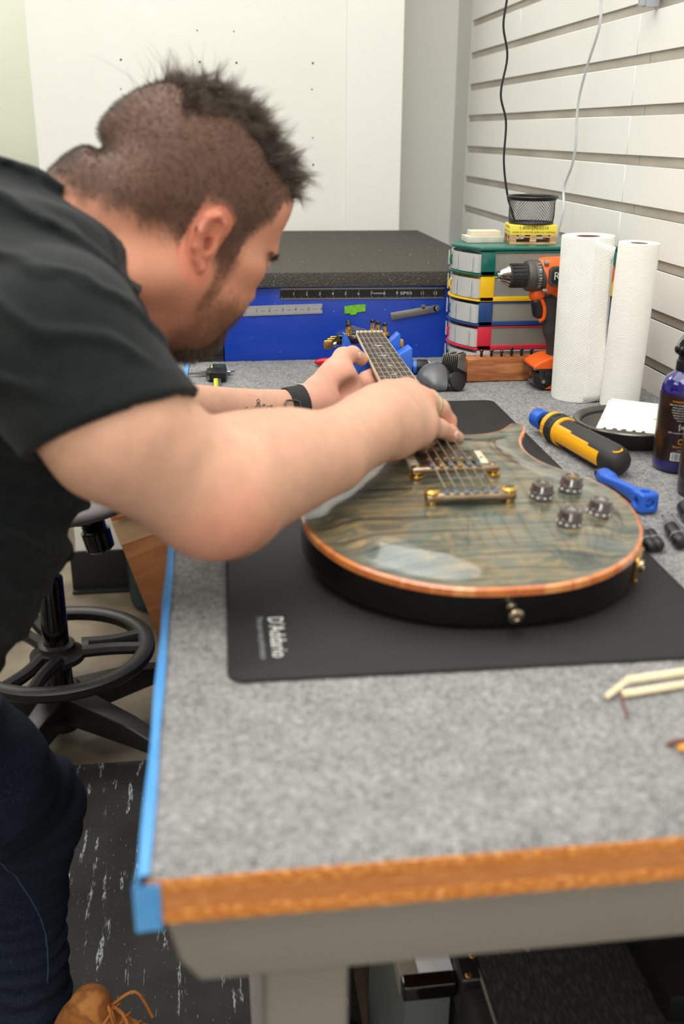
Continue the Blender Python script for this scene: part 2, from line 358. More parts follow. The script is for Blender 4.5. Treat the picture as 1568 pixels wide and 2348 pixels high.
tip = base+d*ln; tip[:, 2] = np.minimum(tip[:, 2], .9028); tip[:, 1] = np.clip(tip[:, 1], .5055, 1.9812); tip[:, 0] = np.clip(tip[:, 0], -.0585, .769); v = np.stack([base-sd, base+sd, tip], 1).reshape(-1, 3); shade = np.repeat(rng.choice([.10, .18, .28, .40, .56], n, p=[.2, .25, .25, .2, .1]), 3)[:, None]*np.array([1, 1.0, .98])
pile = rawmesh('carpet_pile', v, np.arange(3*n).reshape(-1, 3), vcolmat('carpet_fibre', .9, spec=.1), bench, smooth=False, col=shade); stuff(pile)
# blue tape folded over the left edge
pts = [(-.0605, .860), (-.0612, .875), (-.0612, .893), (-.0600, .9012), (-.0570, .9028), (-.0525, .9028), (-.0525, .9022), (-.0572, .9018), (-.0595, .8990), (-.0595, .860)]
vs = []; ys = np.linspace(.503, 1.983, 90)
for y in ys:
    for j, (x, z) in enumerate(pts): vs.append((x+.0006*math.sin(37*y+j)+(-.003*math.exp(-((y-.505)/.012)**2) if j in (0, 1, 2) else 0), y, z-(.002*math.exp(-((y-.505)/.02)**2) if j in (0, 9) else 0)))
n = len(pts); fs = [(a*n+j, a*n+(j+1) % n, (a+1)*n+(j+1) % n, (a+1)*n+j) for a in range(89) for j in range(n)]+[tuple(range(n)), tuple(89*n+j for j in range(n))]
b = MB(); b.add(vs, fs); b.box(-.0608, .5035, .858, -.047, .5052, .893); b.build('edge_tape', TAPEB, bench)
def beam(b, y0, y1):
    # front rail with a slanted lower corner at its free end
    vs = []; 
    for y in (y0, y1): vs += [(-.047, y, .8593), (.768, y, .8593), (.768, y, .803), (-.026, y, .803), (-.0385, y, .822)]
    b.add(vs, [(0, 1, 2, 3, 4), (9, 8, 7, 6, 5), (0, 4, 9, 5), (4, 3, 8, 9), (3, 2, 7, 8), (2, 1, 6, 7), (1, 0, 5, 6)])
b = MB(); beam(b, .512, .572); b.build('frame_rail', GREY, bench, bevel=.004, seg=3)
b = MB(); beam(b, 1.90, 1.96); b.build('frame_rail', GREY, bench, bevel=.004, seg=3)
for y in (.525, 1.89):
    b = MB(); b.box(.0165, y, .08, .0755, y+.06, .803); b.build('leg', GREY, bench, bevel=.006, seg=3)
    b = MB(); b.box(.010, y-.004, .80, .082, y+.064, .8035); b.build('leg_plate', GREY, bench, bevel=.001)
    b = MB(); b.box(.676, y, .03, .735, y+.06, .803); b.build('leg', GREY, bench, bevel=.006, seg=3)
b = MB(); b.box(.014, .40, .0, .078, 1.98, .08); b.build('foot', GREY, bench, bevel=.006, seg=3)
b = MB(); b.box(.674, .45, .0, .738, 1.98, .03); b.build('foot', GREY, bench, bevel=.006, seg=3)
# ---------------------------------------------------------------- black floor mat, streaked with paint
MATM = P('mat_rubber', (48, 47, 44), .62, c2=[(40, 39, 37), (58, 57, 53)], ns=5, amt=(.3, .7), det=8, bump=.12, bs=80)
nt = MATM.node_tree; N = nt.nodes; L = nt.links; bs = N['Principled BSDF']; tc = N.new('ShaderNodeTexCoord')
def nz(sc, det, lo_, hi_):
    m = N.new('ShaderNodeMapping'); m.inputs['Scale'].default_value = sc; L.new(tc.outputs['Object'], m.inputs[0]); n = N.new('ShaderNodeTexNoise'); n.inputs['Scale'].default_value = 1; n.inputs['Detail'].default_value = det; n.inputs['Roughness'].default_value = .6
    L.new(m.outputs[0], n.inputs['Vector']); r = N.new('ShaderNodeMapRange'); r.inputs[1].default_value = lo_; r.inputs[2].default_value = hi_; L.new(n.outputs['Fac'], r.inputs[0]); return r.outputs[0]
a1 = nz((62, 7.5, 1), 3, .600, .640); a2 = nz((340, 75, 1), 4, .42, .58); a3 = nz((300, 110, 1), 2, .70, .72)
m1 = N.new('ShaderNodeMath'); m1.operation = 'MULTIPLY'; L.new(a1, m1.inputs[0]); L.new(a2, m1.inputs[1]); m2 = N.new('ShaderNodeMath'); m2.operation = 'MAXIMUM'; L.new(m1.outputs[0], m2.inputs[0]); L.new(a3, m2.inputs[1])
mx = N.new('ShaderNodeMix'); mx.data_type = 'RGBA'; L.new(m2.outputs[0], mx.inputs['Factor']); mx.inputs['B'].default_value = srgb((186, 194, 194))
src = bs.inputs['Base Color'].links[0].from_socket; L.new(src, mx.inputs['A']); L.new(mx.outputs['Result'], bs.inputs['Base Color'])
b = MB(); b.prism([(-1.5, .15), (.17, .15), (.17, 1.28), (.15, 1.915), (-1.5, 1.915)], .0, .013); b.prism([(-1.5, .15), (.19, .15), (.19, 1.30), (.165, 1.935), (-1.5, 1.935)], .0, .006)
b.build('floor_mat', MATM, bevel=.003)
tag(bpy.data.objects['floor_mat'], 'black rubber floor mat streaked with white paint under the man', 'mat')
# ================================================================ blue tool chest behind the bench
BLUE = P('chest_blue', (2, 60, 176), .32, c2=(2, 54, 162), ns=6, bump=.06, bs=300, coat=.2)
nt = BLUE.node_tree; N = nt.nodes; L = nt.links; bs = N['Principled BSDF']; tc = N.new('ShaderNodeTexCoord'); vo = N.new('ShaderNodeTexVoronoi'); vo.inputs['Scale'].default_value = 42; L.new(tc.outputs['Object'], vo.inputs['Vector'])
r = N.new('ShaderNodeMapRange'); r.inputs[1].default_value = .05; r.inputs[2].default_value = .035; L.new(vo.outputs['Distance'], r.inputs[0]); mx = N.new('ShaderNodeMix'); mx.data_type = 'RGBA'; L.new(r.outputs[0], mx.inputs['Factor']); mx.inputs['B'].default_value = srgb((150, 165, 200)); L.new(bs.inputs['Base Color'].links[0].from_socket, mx.inputs['A']); L.new(mx.outputs['Result'], bs.inputs['Base Color'])
FOAM = P('black_foam', (92, 89, 82), .92, c2=[(66, 64, 60), (112, 109, 101)], ns=420, amt=(.35, .7), det=3, bump=1., bs=330, spec=.2, bdist=.004)
BRUB = P('corner_rubber', (24, 24, 24), .5, bump=.6, bs=160, c2=(34, 34, 33), ns=200)
chest = thing('tool_chest', 'blue steel tool chest with black corner guards standing behind the workbench', 'tool chest', (.27, 2.4, 0))
b = MB(); b.box(.015, 1.992, .02, .545, 2.83, 1.044); b.build('body', BLUE, chest, bevel=.004)
b = MB(); b.box(.0185, 1.9835, .60, .57, 1.992, 1.044); b.build('front_panel', BLUE, chest, bevel=.0015)
b = MB(); b.box(-.034, 1.985, .02, .018, 2.05, 1.044)
b.build('corner_guard', BRUB, chest, bevel=.006)
b = MB()
for k in range(13): b.box(-.012, 1.9815, .70+.0265*k, .0165, 1.986, .717+.0265*k)
b.build('guard_ribs', BRUB, chest, bevel=.003)
nx, ny = 150, 200; X, Y = np.meshgrid(np.linspace(-.036, .575, nx), np.linspace(1.970, 2.86, ny)); pz = np.stack([X, Y, 0*X], -1).reshape(-1, 3)
b = MB(); b.box(-.036, 1.972, 1.0445, .578, 2.845, 1.0735); fm = b.build('foam_top', FOAM, bevel=.003)
tag(fm, 'thick black foam slab lying on the blue tool chest', 'foam slab')
b = MB()
for i in range(110):
    if i < 60: x, y, z = random.uniform(.06, .56), 1.9715, random.uniform(1.048, 1.07)
    else: x, y, z = random.uniform(0, .56), random.uniform(1.98, 2.80), 1.0738
    s = random.uniform(.0003, .0007); b.cbox((x, y, z), (s*2, s, s), Matrix.Translation((0, 0, 0)))
stuff(b.build('foam_crumbs', WHITEP, fm, smooth=False))
YF = 1.9830  # front face of the chest
def ruler(name, label, x0, x1, z0, z1, rot, m, mk, inches, n0, tickstep, group=None):
    c = ((x0+x1)/2, YF-.0008, (z0+z1)/2); t = thing(name, label, 'ruler', c, (0, rot, 0)); Mw = WM[t.name]; L_ = x1-x0; H = z1-z0
    F_ = Mw @ Matrix(((1, 0, 0, 0), (0, 0, -1, -.0007), (0, 1, 0, 0), (0, 0, 0, 1)))
    b = MB(); b.box(-L_/2, -.0006, -H/2, L_/2, .0006, H/2, Mw); b.build('blade', m, t, bevel=.0002, seg=1)
    b = MB(); k = 0; u = -L_/2+.003
    while u < L_/2-.002:
        h = H*(.22 if k % 8 == 0 else .14 if k % 4 == 0 else .09)
        b.box(u-.00018, H/2-.0012-h, 0, u+.00018, H/2-.0012, .00012, F_); b.box(u-.00018, -H/2+.0012, 0, u+.00018, -H/2+.0012+h, .00012, F_); u += tickstep; k += 1
    stuff(b.build('graduations', mk, t, smooth=False))
    nm_ = text('numerals', [(str(q), -L_/2+n0+inches*(q-1), 0, H*.42) for q in range(1, int((L_-n0)/inches)+2)]+([('SPI', -L_/2+n0+inches*8.55, 0, H*.4, 1.6), ('TEMPERED', -L_/2+n0+inches*6.5, 0, H*.2)] if L_ > .3 else [('—', -L_/2+n0+inches*(q+.5), 0, H*.4) for q in range(5)]), mk, F_, t)
    stuff(nm_); return t
RBLK = P('ruler_black', (26, 26, 27), .3, c2=(32, 32, 32), ns=20); RGRY = P('ruler_satin', (186, 188, 190), .40, metal=.4, c2=(176, 178, 182), ns=(4, 4, 200))
rl = ruler('steel_ruler', 'long black twelve inch ruler with white marks on the blue chest, under the foam slab', .1315, .462, 1.0195, 1.0405, .006, RBLK, WHITEP, .0258, .0265, .0032)
for dz in (-.0098, .0098):
    b = MB(); b.box(-.165, -.0009, dz-.0008, .165, -.0003, dz+.0008, WM[rl.name]); b.build('edge', STEEL, rl)
ruler('steel_ruler', 'short satin silver six inch ruler stuck slanted on the blue chest', .0568, .2145, .9902, 1.0095, -.022, RGRY, BLACKI, .0258, .0272, .0032)
# green tape scrap
b = MB(); n = 14; vs = []
for j in range(5):
    for i in range(n):
        u = i/(n-1); vv = j/4; vs.append((.259+.042*u, YF-.0012-.0018*abs(math.sin(9*u+3*vv)), .991+.0145*vv+.004*u-(.004 if (j == 0 and 3 < i < 8) else 0)+random.uniform(-.0006, .0006)))
k = len(vs); vs += [(x, YF-.0003, z) for x, y, z in vs]; fs = [(j*n+i, j*n+i+1, (j+1)*n+i+1, (j+1)*n+i) for j in range(4) for i in range(n-1)]
fs += [tuple(a+k for a in f[::-1]) for f in fs]; b.add(vs, fs)
tag(b.build('tape_scrap', P('green_tape', (122, 196, 44), .6, c2=(104, 178, 36), ns=80, bump=.5, bs=120)), 'crumpled bright green tape scrap stuck on the blue chest', 'tape')
# folding feeler gauge held by its magnet
t = thing('feeler_gauge', 'silver folding feeler gauge stuck slanted at the right of the blue chest', 'gauge', (.40, YF, .992), (0, -.16, 0)); Mw = WM[t.name]
b = MB(); b.box(-.048, -.0045, -.0075, .046, -.0035, .0065, Mw); b.box(-.048, -.0012, -.0075, .046, -.0002, .0065, Mw); b.lathe([(.0068, 0), (.0068, .001)], 20, Mw @ Matrix.Translation((.046, -.0035, -.0004)) @ Matrix.Rotation(PI/2, 4, 'X')); b.build('case', STEEL, t, bevel=.0003)
b = MB(); b.box(-.046, -.0034, -.006, .040, -.0013, .0055, Mw); b.build('leaves', CHROME, t)
b = MB(); b.cyl(Mw @ V(.046, -.0075, -.0004), Mw @ V(.046, .0, -.0004), .0038, n=16); b.build('pivot_screw', CHROME, t, bevel=.0006)
b = MB(); b.cyl(Mw @ V(.020, -.0045, .008), Mw @ V(.020, -.0002, .008), .0045, n=16); b.build('thumb_wheel', STEEL, t)
# hex nut with washer
t = thing('hex_nut', 'silver hexagonal nut hanging on a black washer at the left of the blue chest', 'nut', (.030, YF, .993)); Mr = Matrix.Translation((.030, YF, .9925)) @ Matrix.Rotation(PI/2, 4, 'X')
b = MB(); vs = []; fs = []
for z in (.004, .0085):
    for i in range(6): vs.append((.0085*math.cos(PI/3*i+.3), .0085*math.sin(PI/3*i+.3), z))
    for i in range(12): vs.append((.0042*math.cos(PI/6*i+.3), .0042*math.sin(PI/6*i+.3), z))
for i in range(6):
    j = (i+1) % 6; fs += [(i, j, 18+j, 18+i)]
    for o, rev in ((0, 0), (18, 1)):
        f = [o+i, o+j, o+6+(2*j) % 12, o+6+2*i+1, o+6+2*i]; fs.append(f[::-1] if not rev else f)
for i in range(12): fs.append((6+i, 24+i, 24+(i+1) % 12, 6+(i+1) % 12))
b.add(vs, fs, Mr); b.build('nut', CHROME, t, bevel=.0006)
b = MB(); b.lathe([(.0045, .0), (.0125, .0), (.0125, .003), (.0045, .003)], 28, Mr @ Matrix.Translation((.005, .003, 0)), cap=False); b.build('washer', RUBBER, t)
# ================================================================ five-tier drawer unit
CLEAR = P('frosted_plastic', (236, 238, 236), .25, trans=.45, c2=(228, 230, 228), ns=8, bump=.05, bs=30); 
PANE = P('smoked_pane', (190, 192, 182), .3, trans=.5, c2=(150, 152, 144), ns=5)
TIERC = [('teal', (16, 104, 92)), ('yellow', (246, 196, 12)), ('navy', (22, 66, 128)), ('red', (212, 36, 62)), ('clear', (190, 194, 194))]
unit = thing('drawer_tower', 'five-tier plastic drawer tower in teal, yellow, blue and red with clear drawers', 'drawer unit', (.63, 1.9, .9))
ZT = [1.1300, 1.0860, 1.0395, .9945, .9498, .9005]; X0, X1, Y0_, Y1_ = .486, .750, 1.802, 1.962
def bow(z0, z1, x, dep, out, n=14, inset=.0):
    """plan outline bowed towards -x"""
    return [(x+dep, Y0_+inset), (x+dep, Y1_-inset)]+[(x-out*math.sin(PI*i/n), Y1_-inset-(Y1_-Y0_-2*inset)*i/n) for i in range(n+1)]
for k in range(5):
    cn, cc = TIERC[k]; m = P('tier_'+cn, cc, .3, c2=tuple(int(c*.93) for c in cc), ns=10, coat=.15) if k < 4 else CLEAR; zt, zb = ZT[k], ZT[k+1]
    b = MB(); b.box(X0, Y0_, zb, X0+.026, Y1_, zt-.001); b.box(X0, Y0_, zb, X1, Y1_, zb+.0085); b.box(X0, Y0_, zt-.0035 if k else zt-.004, X1, Y0_+.012, zt-.001); b.box(X1-.02, Y0_, zb, X1, Y1_, zt-.001); b.box(X0, Y1_-.004, zb, X1, Y1_, zt-.001)
    sh = b.build('tier_frame', m, unit, bevel=.0012); 
    if k < 4: sh['label'] = cn.replace('navy', 'blue')+' tier frame'
    b = MB(); b.prism(bow(0, 0, X0-.004, .03, .036), zb, zb+.0035); b.build('front_lip', m, sh, bevel=.001)
    b = MB(); b.box(X0+.025, Y0_+.002, zb+.008, X1-.018, Y0_+.0032, zt-.004); b.build('side_window', PANE, sh)
    # drawer: bowed translucent tray
    po = bow(0, 0, X0-.006, .15, .030, inset=.004); pi_ = bow(0, 0, X0-.0035, .147, .0290, inset=.006)
    n = len(po); vs = [(x, y, zb+.005) for x, y in po]+[(x, y, zt-.006) for x, y in po]+[(x, y, zt-.006) for x, y in pi_]+[(x, y, zb+.007) for x, y in pi_]
    fs = [tuple(range(n))[::-1], tuple(range(3*n, 4*n))]+[(q*n+i, q*n+(i+1) % n, (q+1)*n+(i+1) % n, (q+1)*n+i) for q in range(3) for i in range(n)]
    b = MB(); b.add(vs, fs); dr = b.build('drawer', CLEAR, unit)
    b = MB(); zc = (zt+zb)/2; b.tube([(X0-.031, 1.882, zc+.012), (X0-.0375, 1.882, zc+.007), (X0-.0385, 1.882, zc-.004), (X0-.031, 1.882, zc-.013)], .0022, 8, 4)
    b.build('drawer_handle', m if k < 4 else RUBBER, dr)
    for yr, xr in ((Y0_+.012, -.0145), (Y0_+.05, -.0325), (Y1_-.05, -.0335)): b = MB(); b.box(X0+xr-.002, yr, zb+.009, X0+xr, yr+.004, zt-.009); b.build('front_rib', CLEAR, dr)
b = MB(); b.prism(bow(0, 0, X0-.002, .258, .034), 1.1298, 1.1370); b.build('lid', MATS['tier_teal'], unit, bevel=.003, seg=3)
# things seen dimly in the drawers
cont = [('paper_stack', P('paper_grey', (176, 174, 166), .8, c2=(150, 150, 146), ns=60)), ('plastic_pouch', P('pouch_yellow', (196, 190, 170), .5, c2=(170, 160, 130), ns=50)), ('small_box', P('dark_box', (70, 66, 60), .6, c2=(96, 84, 66), ns=70)), ('wood_strip', P('wood_strip', (120, 74, 44), .6, c2=(90, 52, 32), ns=(8, 60, 60)))]
for k, (nm, m) in enumerate(cont):
    zb = ZT[k+1]+.0088
    for j in range(3):
        b = MB(); Mx = Matrix.Translation((.60+.012*j, 1.874+.004*j, zb+.0022+.0063*j)) @ Matrix.Rotation(.05*(j-1)+.03*k, 4, 'Z') @ Matrix.Rotation(.03*(j-1), 4, 'Y'); b.cbox((0, 0, 0), (.12-.02*j, .06, .0042), Mx); o = b.build(nm, m, bevel=.0006)
        tag(o, {0: 'grey folded paper inside the teal drawer', 1: 'pale pouch inside the yellow drawer', 2: 'dark flat box inside the blue drawer', 3: 'brown wood strip inside the red drawer'}[k]+[', lowest of three', ', middle of three', ', topmost of three'][j], ['paper', 'pouch', 'box', 'wood strip'][k])
# whitish blocks on the lid
ST = P('pale_stone', (206, 202, 190), .75, c2=(190, 186, 176), ns=40, bump=.2, bs=200); ST2 = P('pale_wood', (226, 216, 192), .7, c2=(216, 204, 178), ns=(10, 60, 60))
b = MB(); b.cbox((.510, 1.898, 1.1430), (.070, .05, .0115), Matrix.Identity(4)); tag(b.build('sanding_block', ST, bevel=.0015), 'pale grey slab lying on the teal drawer lid', 'block')
b = MB(); b.cbox((.513, 1.900, 1.1533), (.056, .036, .009)); tag(b.build('wooden_block', ST2, bevel=.001), 'thin cream block lying on the pale grey slab', 'block')
# mini pallet with yellow note block
t = thing('note_block', 'yellow printed note block on a miniature wooden pallet, on the drawer tower', 'note pad', (.5975, 1.880, 1.1372), (0, 0, -.12)); Mw = WM[t.name]
PW = P('pallet_wood', (206, 170, 128), .7, c2=[(176, 134, 92), (222, 190, 150)], ns=(20, 60, 240), det=4); YEL = P('note_yellow', (238, 222, 84), .7, c2=(232, 214, 70), ns=(20, 20, 900)); 
w2, d2 = .0432, .033
for y in (-d2+.004, 0, d2-.004):
    b = MB(); b.box(-w2, y-.004, 0, w2, y+.004, .0028, Mw); b.build('bottom_board', PW, t)
    for x in (-w2+.006, 0, w2-.006):
        b = MB(); b.box(x-.006, y-.004, .0028, x+.006, y+.004, .0115, Mw); b.build('spacer', PW, t)
    b = MB(); b.box(-w2, y-.004, .0115, w2, y+.004, .0138, Mw); b.build('stringer', PW, t)
for x in (-w2+.006, -w2/2, 0, w2/2, w2-.006):
    b = MB(); b.box(x-.006, -d2, .0138, x+.006, d2, .0162, Mw); b.build('top_board', PW, t)
b = MB(); b.box(-w2, -d2, .0163, w2, d2, .0340, Mw); nb = b.build('note_sheets', YEL, t, bevel=.0004)
text('printing', [('1-800-295-5510', 0, .0038, .0085), ('ORDER BY 6 PM FOR SAME DAY SHIPPING', 0, -.0042, .0043)], BLACKI, Mw @ frame((0, -d2, .025), (1, 0, 0), (0, 0, 1)), nb)
text('printing', [('1-800-295-5510', 0, .0038, .0068), ('ORDER BY 6 PM FOR SAME DAY SHIPPING', 0, -.0042, .0034)], BLACKI, Mw @ frame((-w2, 0, .025), (0, -1, 0), (0, 0, 1)), nb)
# black wire mesh cup
t = thing('mesh_cup', 'round black wire mesh cup standing on the yellow note block', 'desk cup', (.598, 1.882, 1.1714)); cx, cy, cz = .598, 1.882, 1.1714
R0, H = .0430, .048; NM = 46
vs = []; fs = []; b = MB()
def cupr(u): return R0*(.90 if u < .10 else .90+.10*min(1, (u-.10)/.06)) 
for sgn in (1, -1):
    for i in range(NM):
        pts = []
        for j in range(9):
            u = j/8; a = 2*PI*i/NM+sgn*u*1.05; r = R0*(.93+.05*min(1, u*5)); pts.append((cx+r*math.cos(a), cy+r*math.sin(a), cz+.002+u*(H-.004)))
        b.tube(pts, .00036, 3)
mesh_o = b.build('wire_mesh', BLACKP, t)
for z, r, tt in ((cz+.0018, R0*.93, .0018), (cz+H, R0*1.05, .0026), (cz+H-.004, R0*1.0, .0018)):
    b = MB(); b.tube([(cx+r*math.cos(2*PI*i/48), cy+r*math.sin(2*PI*i/48), z) for i in range(48)], tt, 8, closed=True); b.build('rim', BLACKP, t)
b = MB(); b.lathe([(R0*.93, cz), (R0*.93, cz+.001)], 32, Matrix.Translation((cx, cy, 0))); b.build('bottom', BLACKP, t)
# black lead hanging behind the cup, white cable on the slatwall, white plastic hook
def onpl(x, y, ax, val):
    d = at(x, y, 1.)-CAM; return CAM+d*(val-CAM[ax])/d[ax]
b = MB(); pts = [onpl(x, y, 1, 1.955) for x, y in [(1170, -60), (1162, 0), (1154, 60), (1163, 130), (1148, 215), (1160, 280), (1155, 370), (1163, 445), (1172, 480)]]; pts.append((.600, 1.950, 1.1385)); b.tube(pts, .0021, 8, 6)
b.tube([pts[0], pts[0]+np.array([0, .05, .9]), pts[0]+np.array([0, .3, 1.6])], .0021, 8, 4); tag(b.build('black_cord', RUBBER), 'black cord hanging wavily down behind the mesh cup', 'cord')
CABW = P('white_cable', (206, 210, 212), .4, c2=(196, 200, 202), ns=12)
b = MB(); pts = [onpl(x, y, 0, xx) for x, y, xx in [(1382, -50, .752), (1378, 0, .754), (1374, 62, .755), (1345, 155, .752), (1325, 240, .752), (1320, 330, .756), (1311, 380, .756), (1293, 430, .752), (1292, 480, .750), (1280, 530, .745), (1268, 575, .742)]]; b.tube(pts, .0027, 8, 6, flat=.7)
b.tube([pts[0], pts[0]+np.array([0, .0, .5]), pts[0]+np.array([0, .0, 1.3])], .0027, 8, 4); tag(b.build('white_cable', CABW), 'white flat cable hanging down along the slatted wall', 'cable')
hk = onpl(1493, 8, 0, .764); b = MB(); b.box(.752, hk[1]-.008, hk[2]-.006, .775, hk[1]+.008, hk[2]+.10); b.box(.742, hk[1]-.006, hk[2]-.004, .753, hk[1]+.006, hk[2]+.03); tag(b.build('wall_clip', P('clear_clip', (200, 206, 216), .25, trans=.3, c2=(190, 198, 210), ns=20), bevel=.002), 'small bluish white plastic clip high on the slatted wall', 'clip')
# ================================================================ bench mat
def onz(x, y, z):
    d = at(x, y, 1.)-CAM; return Vector(CAM+d*(z-CAM[2])/d[2])
DM = P('desk_mat', (18, 18, 18), .66, c2=(22, 22, 21), ns=30, bump=.1, bs=900)
def rrect(x0, y0, x1, y1, r, n=6):
    o = []
    for cx, cy, a in ((x1-r, y0+r, -PI/2), (x1-r, y1-r, 0), (x0+r, y1-r, PI/2), (x0+r, y0+r, PI)):
        o += [(cx+r*math.cos(a+PI/2*i/n), cy+r*math.sin(a+PI/2*i/n)) for i in range(n+1)]
    return o
b = MB(); b.prism(rrect(-.228, -.444, .228, .444, .014), 0, .0028, Matrix.Translation((.2335, 1.170, .9002)) @ Matrix.Rotation(-.011, 4, 'Z')); dm = b.build('desk_mat', DM, bevel=.0012)
tag(dm, 'large black work mat under the guitar on the grey carpet', 'mat')
b = MB(); b.tube([Matrix.Translation((.2335, 1.170, .9022)) @ Matrix.Rotation(-.011, 4, 'Z') @ V(x, y, 0) for x, y in rrect(-.2275, -.4435, .2275, .4435, .014)], .0017, 6, closed=True); b.build('stitched_edge', P('mat_edge', (26, 26, 26), .8, bump=.8, bs=(500, 500, 500), c2=(36, 36, 36), ns=700), dm)
text('printing', [("D'Addario", 0, 0, .0205, .90)], WHITEP, frame((.0455, .802, .9031), (0, -1, 0), (1, 0, 0)), dm)
text('printing', [('Meet your next performance', 0, 0, .0085, .80)], P('grey_print', (150, 156, 156), .5, c2=(140, 146, 146), ns=200), frame((.0315, .802, .9031), (0, -1, 0), (1, 0, 0)), dm)
# ================================================================ paper towel rolls
PAP = P('towel_paper', (244, 243, 238), .9, c2=(238, 237, 231), ns=30, bump=.28, bs=(260, 260, 620), bd=2, spec=.1)
PAP2 = P('towel_paper_smooth', (243, 242, 236), .9, c2=(238, 237, 230), ns=20, bump=.25, bs=(120, 120, 300), bd=3, spec=.1)
nt = PAP.node_tree; bp = [n for n in nt.nodes if n.type == 'BUMP'][0]; bp.inputs['Distance'].default_value = .0012
tc = nt.nodes.new('ShaderNodeTexCoord'); mp = nt.nodes.new('ShaderNodeMapping'); mp.inputs['Rotation'].default_value = (.5, .35, 0); mp.inputs['Scale'].default_value = (1, 1, 1.2); nt.links.new(tc.outputs['Object'], mp.inputs[0])
wv = nt.nodes.new('ShaderNodeTexWave'); wv.inputs['Scale'].default_value = 95; wv.inputs['Distortion'].default_value = 1.5; wv.bands_direction = 'Z'; nt.links.new(mp.outputs[0], wv.inputs['Vector']); nt.links.new(wv.outputs['Fac'], bp.inputs['Height'])
CARD = P('cardboard_core', (150, 108, 82), .85, c2=(130, 92, 70), ns=60)
def towel(label, cx, cy, r, h, m, lean, flap):
    t = thing('paper_towel_roll', label, 'paper towels', (cx, cy, .9015), lean, 'paper towel rolls by the wall'); Mw = WM[t.name]
    b = MB(); b.lathe([(r*.46, .001), (r*.985, 0), (r, .003), (r*1.004, h*.5), (r, h-.003), (r*.985, h), (r*.48, h-.0005), (r*.46, h-.002)], 64, Mw, cap=False); b.lathe([(r*.46, h-.002), (r*.46, .001)], 64, Mw, cap=False); b.build('paper', m, t)
    b = MB(); b.lathe([(r*.46, .002), (r*.46, h-.0012), (r*.40, h-.0012), (r*.40, .002)], 32, Mw, cap=False); b.build('core', CARD, t)
    if flap:
        vs = []; fs = []; nu, nv = 12, 26
        for j in range(nv):
            for i in range(nu):
                u = i/(nu-1); v_ = j/(nv-1); a = flap+(-.5)*(1-u)*1.4; rr = r*1.012+.014*max(0, u-.35)**1.5*(1+.5*math.sin(7*v_)); rr += .0012*math.sin(14*v_+5*u)*u
                zt = h-.002-.012*u*(v_ > .9); vs.append((rr*math.cos(a), rr*math.sin(a), .002+(zt-.002)*v_))
        fs = [(j*nu+i, j*nu+i+1, (j+1)*nu+i+1, (j+1)*nu+i) for j in range(nv-1) for i in range(nu-1)]
        b = MB(); b.add(vs, fs, Mw); o = b.build('loose_sheet', m, t); md = o.modifiers.new('s', 'SOLIDIFY'); md.thickness = .0006
towel('paper towel roll with an embossed pattern and loose sheet edge, next to the drill', .6215, 1.630, .0432, .272, PAP, (.012, -.02, 0), -.95)
towel('smooth white paper towel roll, the right one of two by the slatted wall', .674, 1.566, .0322, .267, PAP2, (.018, .010, 0), 0)
# ================================================================ wooden pin block and blade set
WOOD = P('block_wood', (176, 108, 62), .5, c2=[(150, 86, 44), (196, 128, 80), (164, 96, 52)], ns=(9, 60, 60), amt=(.25, .75), det=6, bump=.15, bs=(30, 300, 300), coat=.15)
t = thing('wooden_pin_block', 'reddish wooden block with a row of small black pegs, in front of the drawer tower', 'wood block', (.55, 1.79, .9), (0, 0, .02)); Mw = WM[t.name]
b = MB(); b.box(-.094, -.034, .0015, .12, .006, .0425, Mw); wbk = b.build('block', WOOD, t, bevel=.0012)
b = MB()
for i in range(9):
    for j in range(2): b.cyl(Mw @ V(-.072+.0188*i, -.024+.018*j, .0424), Mw @ V(-.072+.0188*i, -.024+.018*j, .0427), .0016, n=10)
b.build('peg_holes', BLACKI, wbk)
for i, px_ in enumerate(range(6)):
    x = -.062+.0192*i; h_ = [0, 0, -.0025, .003, .001, 0][i]; b = MB(); b.lathe([(.0022, 0), (.0028, .004+h_*.5), (.0022, .0075+h_), (.0028, .0085+h_), (.0034, .010+h_), (.0036, .0118+h_), (.0024, .0135+h_), (.0001, .0140+h_)], 16, Mw @ Matrix.Translation((x, -.012, .0425))); b.build('peg', GLOSSB, t)
t = thing('blade_set', 'fan of grey steel gauge blades standing in a black holder beside the wooden block', 'gauge set', (.436, 1.772, .9), (0, 0, .55)); Mw = WM[t.name]
b = MB(); b.add([(x, y, z) for x, z in ((-.022, 0), (.014, 0), (.014, .016), (-.022, .034)) for y in (-.026, .026)], [(0, 2, 4, 6), (1, 7, 5, 3), (0, 1, 3, 2), (2, 3, 5, 4), (4, 5, 7, 6), (6, 7, 1, 0)], Mw); b.build('holder', BLACKP, t, bevel=.0012)
for i in range(9):
    y = -.021+.0052*i; b = MB(); h_ = .0585-.0010*i+random.uniform(-.0022, .0022); Mb = Mw @ Matrix.Translation((-.004, y, .012)) @ Matrix.Rotation(.16, 4, 'X') @ Matrix.Rotation(-.08+.012*i, 4, 'Y'); b.box(-.0105, -.0009, 0, .0085, .0009, h_-.012, Mb); b.cyl(Mb @ V(-.006, -.002, h_-.016), Mb @ V(-.006, .002, h_-.016), .0016, n=8); b.build('blade', STEEL, t, bevel=.0003, seg=1)
